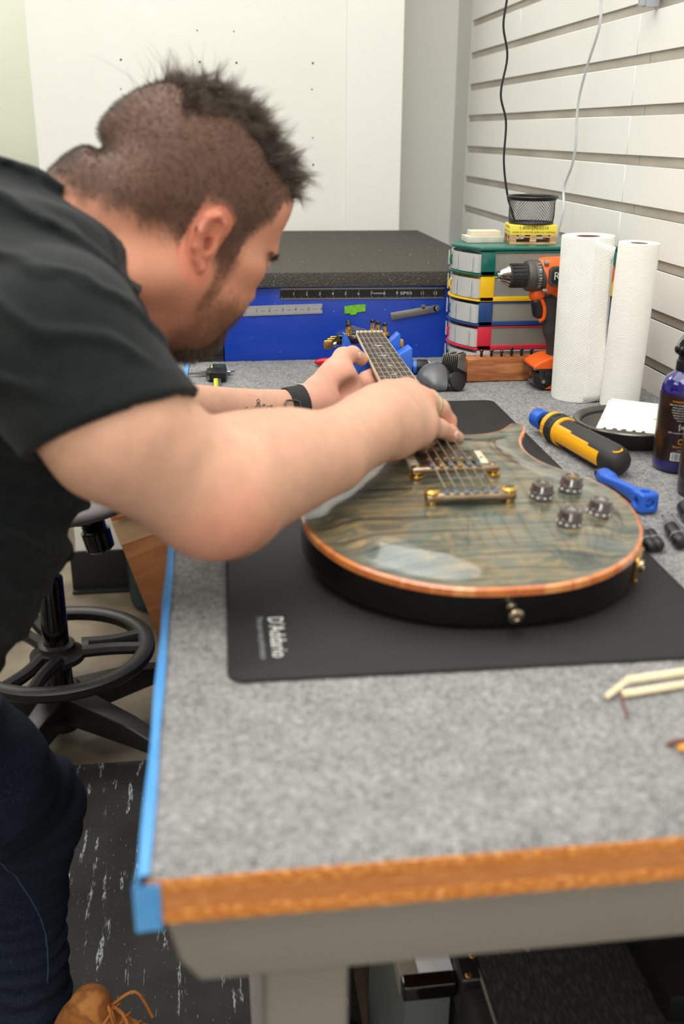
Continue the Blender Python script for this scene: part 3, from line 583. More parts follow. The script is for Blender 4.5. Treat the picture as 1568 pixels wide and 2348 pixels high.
# ================================================================ cordless drill
OR = P('drill_orange', (236, 98, 22), .38, c2=(230, 90, 16), ns=14, bump=.1, bs=500); DG = P('drill_grey', (70, 66, 62), .45, metal=.3, c2=(78, 74, 70), ns=20, bump=.1, bs=500); DR = P('drill_rubber', (52, 50, 48), .7, bump=.9, bs=(900, 900, 900), c2=(46, 44, 42), ns=60)
t = thing('cordless_drill', 'orange and black cordless drill standing on its battery behind the paper towels', 'drill', (.60, 1.69, .9)); zc = 1.098; cyd = 1.712
Mx = Matrix.Translation((.484, cyd, zc)) @ Matrix.Rotation(PI/2, 4, 'Y')
b = MB(); b.lathe([(.0055, .001), (.0085, .000), (.0110, .003), (.0150, .012), (.0175, .016)], 40, Mx); b.lathe([(.0055, .001), (.005, .008)], 24, Mx, cap=False); b.build('chuck_nose', CHROME, t)
b = MB()
for i in range(3): a = 2*PI*i/3+.4; b.box(.0012, -.0016, -.003, .0052, .0016, .012, Mx @ Matrix.Rotation(a, 4, 'Z'))
b.build('chuck_jaws', STEEL, t)
b = MB(); b.lathe([(.0168, .0155), (.0190, .018), (.0202, .044), (.0196, .046)], 48, Mx); ck = b.build('chuck_sleeve', DR, t)
b = MB()
for i in range(18): a = 2*PI*i/18; b.box(.0190, -.0013, .019, .0208, .0013, .043, Mx @ Matrix.Rotation(a, 4, 'Z'))
b.build('grip_rib', BLACKP, ck)
b = MB(); b.lathe([(.0215, .0455), (.0255, .047), (.0272, .053), (.0272, .0585), (.0262, .0592)], 48, Mx); b.lathe([(.0262, .059), (.0270, .060), (.0275, .069), (.0268, .071)], 48, Mx); cl = b.build('clutch_ring', DG, t)
for i, s in enumerate(['14', '16', '18', 'I', '20', '22']):
    a = -PI/2+(i-1.2)*.42; p = V(.484+.065, cyd+.0277*math.sin(a), zc-.0277*math.cos(a+PI/2)*0+.0277*math.cos(a)); 
for i, s in enumerate(['14', 'I', '16', 'I', '18', 'I', '1']):
    th = -.62+.26*i   # angle up from the camera-side horizontal
    c_, s_ = math.cos(th), math.sin(th); p = (.5495, cyd-.0276*c_, zc+.0276*s_)
    text('torque_mark', [(s, 0, 0, .0075)], WHITEP, frame(p, (0, s_, c_), (-1, 0, 0)), cl)
b = MB(); b.lathe([(.0250, .0705), (.0262, .072), (.0265, .083), (.0245, .086)], 40, Mx, sx=1.05); b.build('gear_case', DG, t)
g = SDF(); g.rc((.565, cyd, zc+.006), (.66, cyd, zc+.006), .0255, .0285, k=0).rc((.575, cyd, zc-.004), (.66, cyd, zc-.004), .0270, .028, k=.01)
g.rc((.550, cyd, zc-.034), (.60, cyd, zc-.029), .0105, .013, k=.016); g.build('motor_housing', OR, t, h=.002)
b = MB(); Mp = frame((.577, cyd-.0292, zc+.003), (1, 0, 0), (0, 0, 1)); b.prism([(-.014, -.012), (-.008, -.018), (.03, -.018), (.03, .016), (-.008, .016), (-.014, .010)], -.004, .0022, Mp); b.build('side_plate', DG, t, bevel=.001)
b = MB(); b.prism([(-.010, -.009), (-.006, -.0135), (.03, -.0135), (.03, .012), (-.006, .012), (-.010, .008)], 0, .0032, Mp); b.build('badge', BLACKP, t, bevel=.0005)
text('lettering', [('R', -.001, -.0005, .019)], WHITEP, Mp @ Matrix.Translation((0, 0, .0033)), t)
for dx, dz in ((-.0185, .0245), (-.0185, -.0225)):
    b = MB(); b.cyl((.577+dx-.003, cyd-.0235, zc+dz), (.577+dx+.004, cyd-.0235, zc+dz), .0042, n=14); b.cyl((.577+dx-.0035, cyd-.0235, zc+dz), (.577+dx-.001, cyd-.0235, zc+dz), .0030, n=6); b.build('housing_screw', STEEL, t)
b = MB(); b.prism([(0, 0), (.012, -.0015), (.014, .002), (.012, .0045), (.001, .0045)], 0, .003, frame((.562, cyd-.0155, zc-.0345), (1, 0, 0), (0, 0, 1))); b.build('direction_switch', BLACKP, t, bevel=.0008)
g = SDF(); g.rc((.574, cyd, zc-.036), (.588, cyd, zc-.095), .0165, .0155, k=0).rc((.588, cyd, zc-.095), (.601, cyd, zc-.140), .0155, .0175, k=.01).rc((.601, cyd, zc-.143), (.612, cyd, zc-.152), .0195, .022, k=.01); g.build('handle', DR, t, h=.002)
g = SDF(); g.rc((.552, cyd, zc-.046), (.555, cyd, zc-.066), .0085, .0070, k=0).rc((.566, cyd, zc-.046), (.566, cyd, zc-.068), .0085, .008, k=.01); g.build('trigger', BLACKP, t, h=.0015)
b = MB(); b.tube([(.560, cyd-.010, zc-.040), (.566, cyd-.011, zc-.055), (.566, cyd-.010, zc-.072), (.560, cyd-.006, zc-.078)], .0035, 8, 5); b.build('trigger_guard', OR, t)
b = MB(); out = [(.548, .945), (.557, .9515), (.575, .959), (.60, .960), (.66, .960), (.66, .938), (.548, .938)]
fr = Matrix(((1, 0, 0, 0), (0, 0, -1, 0), (0, 1, 0, 0), (0, 0, 0, 1))); b.prism(out, -(cyd+.030), -(cyd-.034), fr); b.build('battery_top', OR, t, bevel=.006, seg=4)
b = MB(); b.prism([(.5455, .941), (.66, .941), (.66, .9025), (.565, .9025), (.549, .913)], -(cyd+.031), -(cyd-.035), fr); bt = b.build('battery_pack', GLOSSB, t, bevel=.004, seg=3)
b = MB(); b.box(.566, cyd-.0385, .925, .59, cyd-.034, .9355); bb = b.build('release_button', BLACKP, bt, bevel=.0015)
b = MB(); b.cyl((.566, cyd-.0365, .9175), (.566, cyd-.034, .9175), .0034, n=16); b.cyl((.582, cyd-.0365, .9045), (.582, cyd-.034, .9045), .0030, n=16); b.build('battery_screw', STEEL, bt)
b = MB(); b.prism([(.570, .9040), (.66, .9040), (.66, .9125), (.584, .9125)], -(cyd-.0352), -(cyd-.0362), fr); b.build('orange_stripe', OR, bt)
b = MB(); b.prism([(.580, .9055), (.66, .9055), (.66, .911), (.586, .911)], -(cyd-.0362), -(cyd-.0366), fr); b.build('grey_stripe', P('stripe_grey', (160, 160, 160), .4, c2=(150, 150, 150), ns=30), bt)
text('lettering', [('LITHIUM', .614, .9083, .0062, 1.5)], BLACKI, fr @ Matrix.Translation((0, 0, -(cyd-.0368))), bt)
text('lettering', [('R', 0, 0, .009)], OR, frame((.5470, cyd-.018, .929), (.35, -.94, 0), (0, 0, 1)), bt)
t.location.x += .0105; 
# ================================================================ ergonomic mouse
MG = P('mouse_grey', (104, 106, 108), .38, metal=.3, c2=(96, 98, 100), ns=20, bump=.05, bs=400)
t = thing('computer_mouse', 'dark grey ergonomic mouse with a round black dial, in front of the blade set', 'mouse', (.40, 1.735, .9))
def mouseshape(k=0): 
    g = SDF(); A = np.array(Matrix.Rotation(.2, 3, 'Z') @ Matrix.Rotation(.22, 3, 'Y')); g.el((.391, 1.738, .913), (.0315, .052, .0265), A, k=0); g.el((.407, 1.725, .908), (.030, .040, .017), None, k=.012); g.fn(lambda p, d: .9012-p[:, 2], op='i', k=.003); return g
g = mouseshape(); g.fn(lambda p, d: (p[:, 0]-.4055)-(p[:, 2]-.91)*.25, op='i', k=.001); g.build('shell', MG, t, h=.0017)
g = mouseshape(); g.fn(lambda p, d: -((p[:, 0]-.4060)-(p[:, 2]-.91)*.25), op='i', k=.001); g.build('side_shell', GLOSSB, t, h=.0017)
b = MB(); Mm = Matrix.Translation((.4225, 1.6985, .9155)) @ Matrix.Rotation(1.12, 4, 'X') @ Matrix.Rotation(.35, 4, 'Y'); b.lathe([(.0165, -.012), (.0172, .004), (.0160, .0075), (.012, .0088), (.0001, .0090)], 32, Mm); b.build('dial', BLACKP, t)
tx = text('lettering', [('logitech', 0, 0, .0085)], WHITEP, frame((.3860, 1.7500, .9500), (-1, -.1, 0), (0, -1, 0)), t); gm_ = mouseshape(); tl0 = np.array(WM[t.name].translation)
for v_ in tx.data.vertices:
    q_ = np.array(v_.co)+tl0
    for _ in range(12): q_[2] -= (float(gm_.ev(q_[None])[0])-.00025)*.8
    v_.co = q_-tl0
# ================================================================ small torch, red cap, hex bit
t = thing('pocket_torch', 'short black torch with a blue band lying behind the mouse', 'flashlight', (.385, 1.828, .914)); Mx = Matrix.Translation((.352, 1.832, .9148)) @ Matrix.Rotation(-.15, 4, 'Z') @ Matrix.Rotation(PI/2, 4, 'Y')
b = MB(); b.lathe([(.0125, 0), (.0138, .002), (.0138, .018), (.0122, .0185), (.0122, .026), (.0140, .0265), (.0140, .044), (.0128, .046)], 32, Mx); b.build('barrel', BLACKP, t)
b = MB(); b.lathe([(.0129, .0188), (.0129, .0255)], 32, Mx, cap=False); b.build('blue_band', P('band_blue', (40, 110, 210), .3, c2=(34, 100, 200), ns=40), t)
b = MB(); b.cyl((.398, 1.817, .927), (.405, 1.812, .917), .004, .003, n=12); b.build('clip', CHROME, t)
t = thing('marker', 'red tapered marker end lying behind the hand by the neck cradle', 'marker', (.205, 1.91, .9)); b = MB(); b.tube([(.1925, 1.916, .9075), (.197, 1.915, .9085), (.212, 1.912, .9095), (.245, 1.905, .9095)], [.0018, .0052, .0078, .0080], 14, 4); b.build('cap', P('red_plastic', (206, 28, 34), .25, c2=(196, 22, 28), ns=20), t)
t = thing('hex_bit', 'small steel hex bit lying behind the wrist of the left hand', 'bit', (.157, 1.737, .9)); b = MB(); b.cyl((.1455, 1.739, .9063), (.158, 1.737, .9063), .0040, n=6); b.cyl((.158, 1.737, .9063), (.163, 1.7365, .9063), .0026, n=12); b.cyl((.163, 1.7365, .9063), (.19, 1.734, .9063), .0036, n=6); b.build('bit', STEEL, t, smooth=False)
# ================================================================ digital caliper
t = thing('digital_caliper', 'digital caliper with black display and yellow scale at the far left of the carpet', 'caliper', (0, 1.80, .9), (0, 0, .03)); 
b = MB(); b.box(-.0055, 1.69, .9050, .0085, 1.862, .9085); b.build('beam', STEEL, t, bevel=.0004)
b = MB(); b.box(-.0042, 1.64, .9086, .0030, 1.795, .9092); sc = b.build('scale_strip', P('caliper_yellow', (222, 226, 40), .5, c2=(212, 216, 34), ns=30), t)
b = MB()
for i in range(34): b.box(-.0042+(.004 if i % 2 else .0022), 1.66+.004*i, .9093, .0030, 1.6608+.004*i, .9094)
stuff(b.build('graduations', BLACKI, sc, smooth=False))
b = MB(); b.prism([(-.012, 1.800), (.018, 1.796), (.0205, 1.822), (.019, 1.872), (-.0105, 1.876), (-.012, 1.842), (-.017, 1.838), (-.018, 1.815)], .9035, .9185); b.build('display_body', BLACKP, t, bevel=.0015)
b = MB(); b.box(-.003, 1.838, .9185, .0165, 1.864, .9192); b.build('screen', P('lcd', (60, 76, 70), .2, c2=(50, 64, 58), ns=20), t)
for x, c in ((-.0075, (90, 220, 90)), (-.0075, (230, 170, 40)), (-.0075, (235, 235, 235))):
    y = {90: 1.866, 230: 1.856, 235: 1.846}[c[0]]; b = MB(); b.lathe([(.0021, 0), (.0018, .0012)], 12, Matrix.Translation((x, y, .9185))); b.build('button', P('button_%d' % c[0], c, .4, c2=c, ns=3), t)
b = MB(); b.add([(-.012, 1.846, .9045), (-.012, 1.856, .9045), (-.052, 1.848, .9045), (-.012, 1.846, .9085), (-.012, 1.856, .9085), (-.052, 1.848, .9075)], [(0, 1, 2), (5, 4, 3), (0, 3, 4, 1), (1, 4, 5, 2), (2, 5, 3, 0)]); b.build('jaw', STEEL, t, smooth=False); b = MB()
b.add([(-.012, 1.858, .9045), (-.012, 1.866, .9045), (-.050, 1.852, .9045), (-.012, 1.858, .9085), (-.012, 1.866, .9085), (-.050, 1.852, .9075)], [(0, 1, 2), (5, 4, 3), (0, 3, 4, 1), (1, 4, 5, 2), (2, 5, 3, 0)]); b.build('jaw', STEEL, t, smooth=False); b = MB()
b.add([(.019, 1.850, .9045), (.019, 1.864, .9045), (.036, 1.862, .9045), (.019, 1.850, .9085), (.019, 1.864, .9085), (.036, 1.862, .9075)], [(2, 1, 0), (3, 4, 5), (1, 4, 3, 0), (2, 5, 4, 1), (0, 3, 5, 2)]); b.build('jaw', STEEL, t, smooth=False)
b = MB(); b.lathe([(.0052, 0), (.0052, .006)], 20, Matrix.Translation((-.011, 1.806, .905))); b.build('thumb_roller', STEEL, t); b = MB(); b.cyl((.020, 1.835, .911), (.027, 1.834, .911), .0032, n=12); b.build('thumb_screw', STEEL, t)
# ================================================================ steel dish with card
DISH = P('dark_steel', (120, 118, 112), .3, metal=.9, c2=(96, 94, 90), ns=12, bump=.05, bs=60); DBK = P('dish_black', (26, 26, 26), .5, c2=(34, 34, 33), ns=20)
t = thing('parts_dish', 'round dark steel parts dish holding a white card, near the wall', 'dish', (.613, 1.372, .9015)); Mw = Matrix.Translation((.613, 1.372, .9015)) 
b = MB(); b.lathe([(.001, .011), (.058, .011), (.066, .014), (.078, .0285), (.0815, .0308), (.0845, .0306), (.0855, .029), (.0835, .0285)], 72, Mw, cap=False); b.build('bowl', DISH, t)
b = MB(); b.lathe([(.0835, .0284), (.074, .0255), (.066, .006), (.060, .0), (.0001, .0)], 72, Mw, cap=False); b.build('rubber_base', DBK, t)
bl, br, tl, tr = onz(1366, 982, .9275), onz(1509, 996, .9275), onz(1398, 914, .956), onz(1518, 928, .956)
bl2 = bl+(br-bl)*0; nU, nV = 40, 3; e1 = br-bl; vs = []; fs = []; poly = []
for i in range(nU+1):
    u = i/nU; c = .10+.8*round((u-.10)/.16)*.16/.8 if False else 0; near = min(abs(u-(.145+.155*k)) for k in range(5)); vs.append(bl.lerp(br, u)+(tl.lerp(tr, u)-bl.lerp(br, u))*(.055 if near < .03 else 0))
m_ = len(vs); vs += [tl.lerp(tr, 1-i/nU) for i in range(nU+1)]; nrm = (br-bl).cross(tl-bl).normalized()*.0006
b = MB(); k = len(vs); allv = vs+[p+nrm for p in vs]; fs = [tuple(range(k))[::-1], tuple(range(k, 2*k))]+[(i, (i+1) % k, k+(i+1) % k, k+i) for i in range(k)]; b.add(allv, fs); cd = b.build('paper_card', P('card_white', (230, 227, 215), .6, c2=(227, 224, 212), ns=30), smooth=False)
tag(cd, 'white notepad card with torn binding holes leaning in the steel dish', 'card')
b = MB()
for p in (onz(1399, 917, .9555), onz(1380, 961, .9375), onz(1503, 963, .941), onz(1515, 931, .956)):
    p = p+nrm*2; b.tube([p+V(.0022*math.cos(a), .0022*math.sin(a), 0) for a in np.linspace(0, 6.28, 9)[:-1]], .00025, 4, closed=True)
b.build('red_marks', P('print_red', (176, 70, 66), .6, c2=(170, 60, 60), ns=50), cd)
# ================================================================ bottles
BB = P('bottle_cobalt', (26, 22, 104), .10, c2=(20, 18, 88), ns=10, coat=.6); LAB = P('bottle_label', (40, 24, 16), .35, c2=[(26, 18, 14), (60, 32, 16), (196, 98, 26), (120, 58, 20)], ns=(14, 14, 17), amt=(.42, .70), det=4, coat=.3); ORP = P('orange_print', (240, 150, 40), .5, c2=(230, 140, 34), ns=60)
t = thing('spray_bottle', 'dark blue spray bottle with orange and black label and black nozzle, right of the dish', 'bottle', (.6215, 1.235, .9)); Mw = WM[t.name]
b = MB(); b.lathe([(.027, .0012), (.0305, .005), (.0312, .012), (.0312, .108), (.0300, .118), (.0255, .128), (.017, .135), (.0135, .138), (.0135, .142)], 56, Mw); b.build('bottle_body', BB, t)
b = MB(); b.lathe([(.0315, .0175), (.0315, .1075)], 56, Mw, cap=False); lb = b.build('label', LAB, t)
b = MB(); b.lathe([(.0150, .136), (.0155, .138), (.0150, .150), (.0135, .151), (.0133, .160)], 32, Mw); b.build('collar', BLACKP, t)
g = SDF(); A0 = np.array([.6215, 1.235, .9]); g.rc(A0+[0, 0, .158], A0+[0, 0, .170], .0125, .013, k=0).rc(A0+[-.014, -.002, .166], A0+[.01, .001, .192], .0080, .0125, k=.006).rc(A0+[.01, .001, .192], A0+[.022, .002, .212], .0110, .007, k=.006); g.build('nozzle', GLOSSB, t, h=.0015)
def wrap(name, items, m, base, r, a0, zc_, parent):
    """flat print wrapped on an upright cylinder; a0 = azimuth of its middle"""
    o = text(name, items, m, Matrix.Identity(4), None, 0)
    for v in o.data.vertices:
        a = a0+v.co.x/r; v.co = V(base[0]+r*math.cos(a), base[1]+r*math.sin(a), zc_+v.co.y)-WM[parent.name].translation
    o.parent = parent; return o
az = -PI/2-.36
RB = .0318
wrap('fine_print', [(s, 0, .030-.0034*i, .0025) for i, s in enumerate(['KEEP OUT OF REACH OF CHILDREN', 'Avoid contact with eyes. Store', 'below 40 C in a dry place. Shake', 'well before use. Spray on cloth', 'and wipe the fretboard dry.', 'Test on a small area first', 'in case of doubt.'])], WHITEP, (.6215, 1.235), RB, az, .9655, lb)
wrap('fine_print', [('WARNING', -.008, .0345, .0036)], ORP, (.6215, 1.235), RB, az, .9655, lb)
wrap('fine_print', [('O', 0, -.0195, .0115, .8), ('MusicNomad', 0, -.0265, .0036)], ORP, (.6215, 1.235), RB, az, .9655, lb)
wrap('fine_print', [('100% recyclable for further details', 0, -.0075, .0026), ('Made in USA', 0, -.0345, .0030), ('www', 0, -.0310, .0026)], WHITEP, (.6215, 1.235), RB, az, .9655, lb)
wrap('fine_print', [('[o]', 0, .001, .0090, .9)], WHITEP, (.6215, 1.235), RB, az, .9655, lb)
def cpatch(name, m, base, r, a0, a1, z0, z1, parent, n=10):
    b = MB(); vs = [(base[0]+r*math.cos(a0+(a1-a0)*i/n), base[1]+r*math.sin(a0+(a1-a0)*i/n), z) for z in (z0, z1) for i in range(n+1)]; b.add(vs, [(i, i+1, n+2+i, n+1+i) for i in range(n)]); return b.build(name, m, parent)
cpatch('barcode_panel', WHITEP, (.6215, 1.235), RB, az-.34, az+.34, .9195, .9305, lb)
bars = MB(); a = az-.30; rr = random.Random(3)
while a < az+.29:
    w_ = rr.choice([.008, .014, .022]); vs = [(.6215+(RB+.0001)*math.cos(q), 1.235+(RB+.0001)*math.sin(q), z) for z in (.9205, .9298) for q in (a, a+w_)]; bars.add(vs, [(0, 1, 3, 2)]); a += w_+rr.choice([.010, .016, .024])
bars.build('barcode', BLACKI, lb, smooth=False)
t = thing('polish_bottle', 'black bottle with dark label at the right edge, in front of the blue bottle', 'bottle', (.6085, 1.128, .9)); Mw = WM[t.name]
b = MB(); b.lathe([(.026, .001), (.0305, .005), (.0312, .012), (.0312, .095), (.029, .105), (.018, .118), (.012, .121), (.012, .126)], 48, Mw); b.build('bottle_body', P('bottle_black', (24, 24, 28), .15, c2=(30, 30, 34), ns=12, coat=.4), t)
b = MB(); b.lathe([(.0315, .025), (.0315, .088)], 48, Mw, cap=False); l2 = b.build('label', LAB, t)
b = MB(); b.lathe([(.0135, .126), (.0135, .145), (.012, .148)], 24, Mw); b.build('cap', GLOSSB, t)
wrap('fine_print', [('F-ONE OIL', 0, .012, .006), ('Cleans Feeds', 0, .004, .004), ('FRETBOARD', 0, -.01, .005), ('CARE', 0, -.017, .005)], WHITEP, (.6085, 1.128), RB, -PI/2-.5, .955, l2)
# ================================================================ yellow and black gyroscopic screwdriver
SY = P('tool_yellow', (248, 176, 8), .4, c2=(242, 168, 4), ns=20, bump=.1, bs=500); SB = P('tool_black', (34, 34, 34), .55, c2=(40, 40, 39), ns=30, bump=.4, bs=700); BL = P('tool_blue', (38, 96, 200), .4, c2=(32, 88, 190), ns=20, bump=.1, bs=400)
A_ = Vector((.529, 1.196, .9215)); B_ = Vector((.4850, 1.436, .9225)); Md = Matrix.Translation(A_) @ (B_-A_).to_track_quat('Z', 'X').to_matrix().to_4x4()
t = thing('power_screwdriver', 'yellow and black cordless screwdriver with a blue bit sleeve lying on the carpet', 'screwdriver', M=Md); LD = (B_-A_).length
def sector(b, prof, a0, a1, n, M):
    vs = []; fs = []; m = len(prof)
    for i in range(n+1):
        a = a0+(a1-a0)*i/n
        for r, z in prof: vs.append((r*math.cos(a), r*math.sin(a), z))
    for i in range(n):
        for j in range(m-1): fs.append((i*m+j, i*m+j+1, (i+1)*m+j+1, (i+1)*m+j))
    b.add(vs, fs, M)
b = MB(); b.lathe([(.0001, .0), (.010, .001), (.0165, .006), (.0200, .014), (.0210, .028), (.0205, .075), (.0200, .12), (.0200, .150)], 48, Md); bd = b.build('handle', SB, t)
b = MB()
for i in range(11): b.tube([Md @ V(.0207*math.cos(a), .0207*math.sin(a), .108+.0034*i) for a in np.linspace(.35, 1.35, 9)], .0007, 5)
b.build('grip_rib', SB, bd)
# yellow side shells: raised bands running along the body with stepped edges
dirn = Md.inverted().to_3x3() @ Vector((0, -.35, 1)).normalized(); ac = math.atan2(dirn.y, dirn.x)
for sgn in (1, -1):
    b = MB(); prof = [(.0195, .030), (.0221, .032), (.0219, .085), (.0214, .150), (.0195, .151)]
    sector(b, prof, ac+sgn*1.02, ac+sgn*1.95, 14, Md); sector(b, [(.0195, .060), (.0222, .061), (.0217, .150), (.0195, .151)], ac+sgn*.86, ac+sgn*1.05, 5, Md); sector(b, [(.0195, .110), (.0222, .111), (.0217, .150), (.0195, .151)], ac+sgn*.72, ac+sgn*.9, 4, Md); b.build('side_shell', SY, t)
b = MB(); b.lathe([(.0198, .148), (.0222, .149), (.0222, .156), (.0205, .157)], 48, Md); b.build('front_band', SY, t)
b = MB(); b.lathe([(.0205, .156), (.0228, .157), (.0228, .163), (.0215, .164), (.0215, .170), (.0232, .171), (.0232, .176), (.0205, .177)], 48, Md)
for i in range(10): a = 2*PI*i/10; b.box(.0210, -.0018, .163, .0226, .0018, .171, Md @ Matrix.Rotation(a, 4, 'Z'))
b.build('clutch_collar', SB, t)
b = MB(); b.lathe([(.0200, .177), (.0225, .178), (.0220, .188), (.0180, .191)], 48, Md); yb = b.build('torque_ring', SY, t)
b = MB()
for i in range(10): a = 2*PI*i/10; b.box(.0205, -.0028, .180, .0229, .0028, .187, Md @ Matrix.Rotation(a, 4, 'Z'))
b.build('ring_notch', SY, yb, bevel=.0005)
b = MB(); b.lathe([(.0150, .189), (.0128, .194), (.0110, .200), (.0105, .214), (.0085, .216), (.0085, .226)], 32, Md); b.build('chuck', BLACKP, t)
b = MB(); b.lathe([(.0098, .214), (.0145, .215), (.0150, .222), (.0150, .236), (.0135, .239), (.0095, .239)], 32, Md); b.build('bit_sleeve', BL, t)
Mb_ = Md @ Matrix.Rotation(ac-.15, 4, 'Z')
b = MB(); b.tube([Mb_ @ V(.0165+.0015*math.sin(a*0), .0062*math.sin(a), .0095+.0045*math.cos(a)+.006*(0)) for a in np.linspace(0, 6.28, 17)[:-1]], .0013, 6, closed=True); b.build('charge_port', SY, t)
text('lettering', [('DeWALT', 0, 0, .0085), ('8V MAX', 0, -.007, .004)], BLACKI, Md @ frame((.0222*math.cos(ac+1.45), .0222*math.sin(ac+1.45), .09), (0, 0, 1), (-math.sin(ac+1.45), math.cos(ac+1.45), 0)), t)
# ---------------------------------------------------------------- blue nut driver
t = thing('blue_wrench', 'bright blue plastic handled driver with a pierced square end, touching the yellow screwdriver', 'driver', (.503, 1.13, .9))
pa, pb = np.array([.4968, 1.188, .9115]), np.array([.5105, 1.066, .9150]); ax = (pb-pa)/np.linalg.norm(pb-pa); sd_ = np.cross(ax, [0, 0, 1]); upv = np.cross(sd_, ax)
b = MB(); b.cyl(pa-ax*.012, pa+ax*.004, .0038, n=6); b.build('shank', CHROME, t); b = MB(); b.cyl(pa-ax*.006, pa+ax*.010, .0068, .0080, n=20); b.build('ferrule', BLACKP, t)
g = SDF(); g.rc(pa+ax*.010, pa+ax*.024, .0112, .0108, k=0)
for i in range(8):
    u = .020+.0105*i; th = .25+.16*i; A = np.array([sd_*math.cos(th)+upv*math.sin(th), ax, -sd_*math.sin(th)+upv*math.cos(th)]); g.el(pa+ax*u, (.0118, .012, .0072), A, k=.004)
cE = pa+ax*.1125
def boxf(p, d):
    q = (p-cE) @ np.array([sd_, ax, upv]).T; q = np.abs(q)-np.array([.0085, .0085, .0085]); return np.linalg.norm(np.maximum(q, 0), axis=1)+np.minimum(q.max(1), 0)-.004
g.fn(boxf, k=.008)
for w_ in (sd_, ax, upv): g.rc(cE-w_*.03 if w_ is not ax else cE+w_*.004, cE+w_*.03, .0056, k=.001, op='s')
g.build('handle', BL, t, lo=np.minimum(pa, pb)-.03, hi=np.maximum(pa, pb)+.035, h=.0013)
# ---------------------------------------------------------------- precision screwdrivers at the right
RINGM = P('ring_grey', (150, 152, 152), .4, c2=(140, 142, 142), ns=40)
def sdrv(label, x, y, rz, L_, r, shaft, red=False, fc=None):
    t = thing('precision_screwdriver', label, 'screwdriver', (x, y, .9015+r), (0, 0, rz), 'precision screwdrivers at the right edge'); Ml = Matrix.Rotation(-PI/2, 4, 'Y')
    b = MB(); b.lathe([(.0001, -L_), (r*.75, -L_+.002), (r*1.05, -L_+.007), (r*1.08, -L_+.012), (r*.8, -L_+.016), (r*.95, -L_+.018), (r, -.012), (r*.8, -.002), (r*.4, 0)], 24, Ml); b.build('handle', P('red_plastic2', (196, 30, 40), .3, c2=(186, 24, 32), ns=20) if red and 'red_plastic2' not in MATS else MATS['red_plastic2'] if red else BLACKP, t, W=False)
    b = MB(); b.lathe([(r*1.02, -.0105), (r*1.02, -.0085)], 24, Ml, cap=False); b.lathe([(r*1.02, -L_+.0185), (r*1.02, -L_+.0205)], 24, Ml, cap=False); b.build('grip_ring', RINGM, t, W=False)
    b = MB(); b.lathe([(.0014, 0), (.0014, shaft-.006), (.0018, shaft-.003), (.0004, shaft)], 12, Ml); b.build('shaft', CHROME, t, W=False)
    return t
def sd2(label, tail, tip, r, L_, shaft, red=False):
    a = onz(*tail, .9015+r); b_ = onz(*tip, .9015+r); d = (a-b_); rz = math.atan2(d.y, d.x)+PI   # local -x points to the tip
    h = a+(b_-a).normalized()*L_
    # lathe axis maps z -> -x: handle spans +x (0..L), shaft -x
    return sdrv(label, h.x, h.y, rz+PI, L_, r, shaft, red)
sd2('black precision screwdriver lying against the rim of the guitar, left one of the close pair', (1494, 1258), (1438, 1150), .0068, .052, .05)
sd2('black precision screwdriver of the close pair beside the guitar, the right one', (1513, 1256), (1452, 1170), .0068, .052, .03)
sd2('black precision screwdriver with pale grip rings between the pair and the red one', (1563, 1248), (1490, 1140), .0078, .060, .03)
sd2('bigger black screwdriver with a thick steel shank near the black bottle', (1600, 1200), (1528, 1106), .0110, .062, .026)
sd2('screwdriver with a red handle and long shank at the right edge', (1620, 1258), (1510, 1150), .0062, .052, .055, True)
# ================================================================ wooden sticks near the front
CREAM = P('birch_stick', (236, 222, 190), .55, c2=(226, 208, 172), ns=(20, 200, 200)); BRN = P('brown_stick', (124, 76, 60), .6, c2=(100, 58, 44), ns=60)
t = thing('birch_sticks', 'pair of pale birch sticks joined in a bend near the bench front', 'sticks', (.36, .68, .902))
p0, p1, p2 = onz(1388, 1598, .9040), onz(1436, 1560, .9085), onz(1640, 1530, .9085); q1, q2 = onz(1425, 1592, .9040), onz(1640, 1558, .9040)
b = MB(); b.tube([p0, p1], .0030, 4); b.tube([p1, p2], .0034, 6); b.build('upper_stick', CREAM, t, bevel=.0004, ang=20); b = MB(); b.tube([q1, q2], .0032, 6); b.build('lower_stick', CREAM, t, ang=20)
tg = MB(); tg.tube([onz(1424, 1590, .9075), onz(1430, 1612, .9055), onz(1438, 1643, .9035)], .0011, 6); tag(tg.build('brown_toothpick', BRN), 'thin reddish brown toothpick under the bend of the birch sticks', 'toothpick')
b = MB(); b.tube([onz(1530, 1706, .9035), onz(1640, 1680, .9035)], .0016, 6); tag(b.build('brown_dowel', BRN), 'thin brown dowel at the right edge of the bench', 'dowel')
b = MB(); b.tube([onz(1555, 1716, .9052), onz(1650, 1690, .9052)], .0030, 4); tag(b.build('amber_peg', P('amber', (240, 168, 52), .35, c2=(228, 150, 40), ns=30), bevel=.0005), 'small amber coloured peg beside the brown dowel', 'peg')
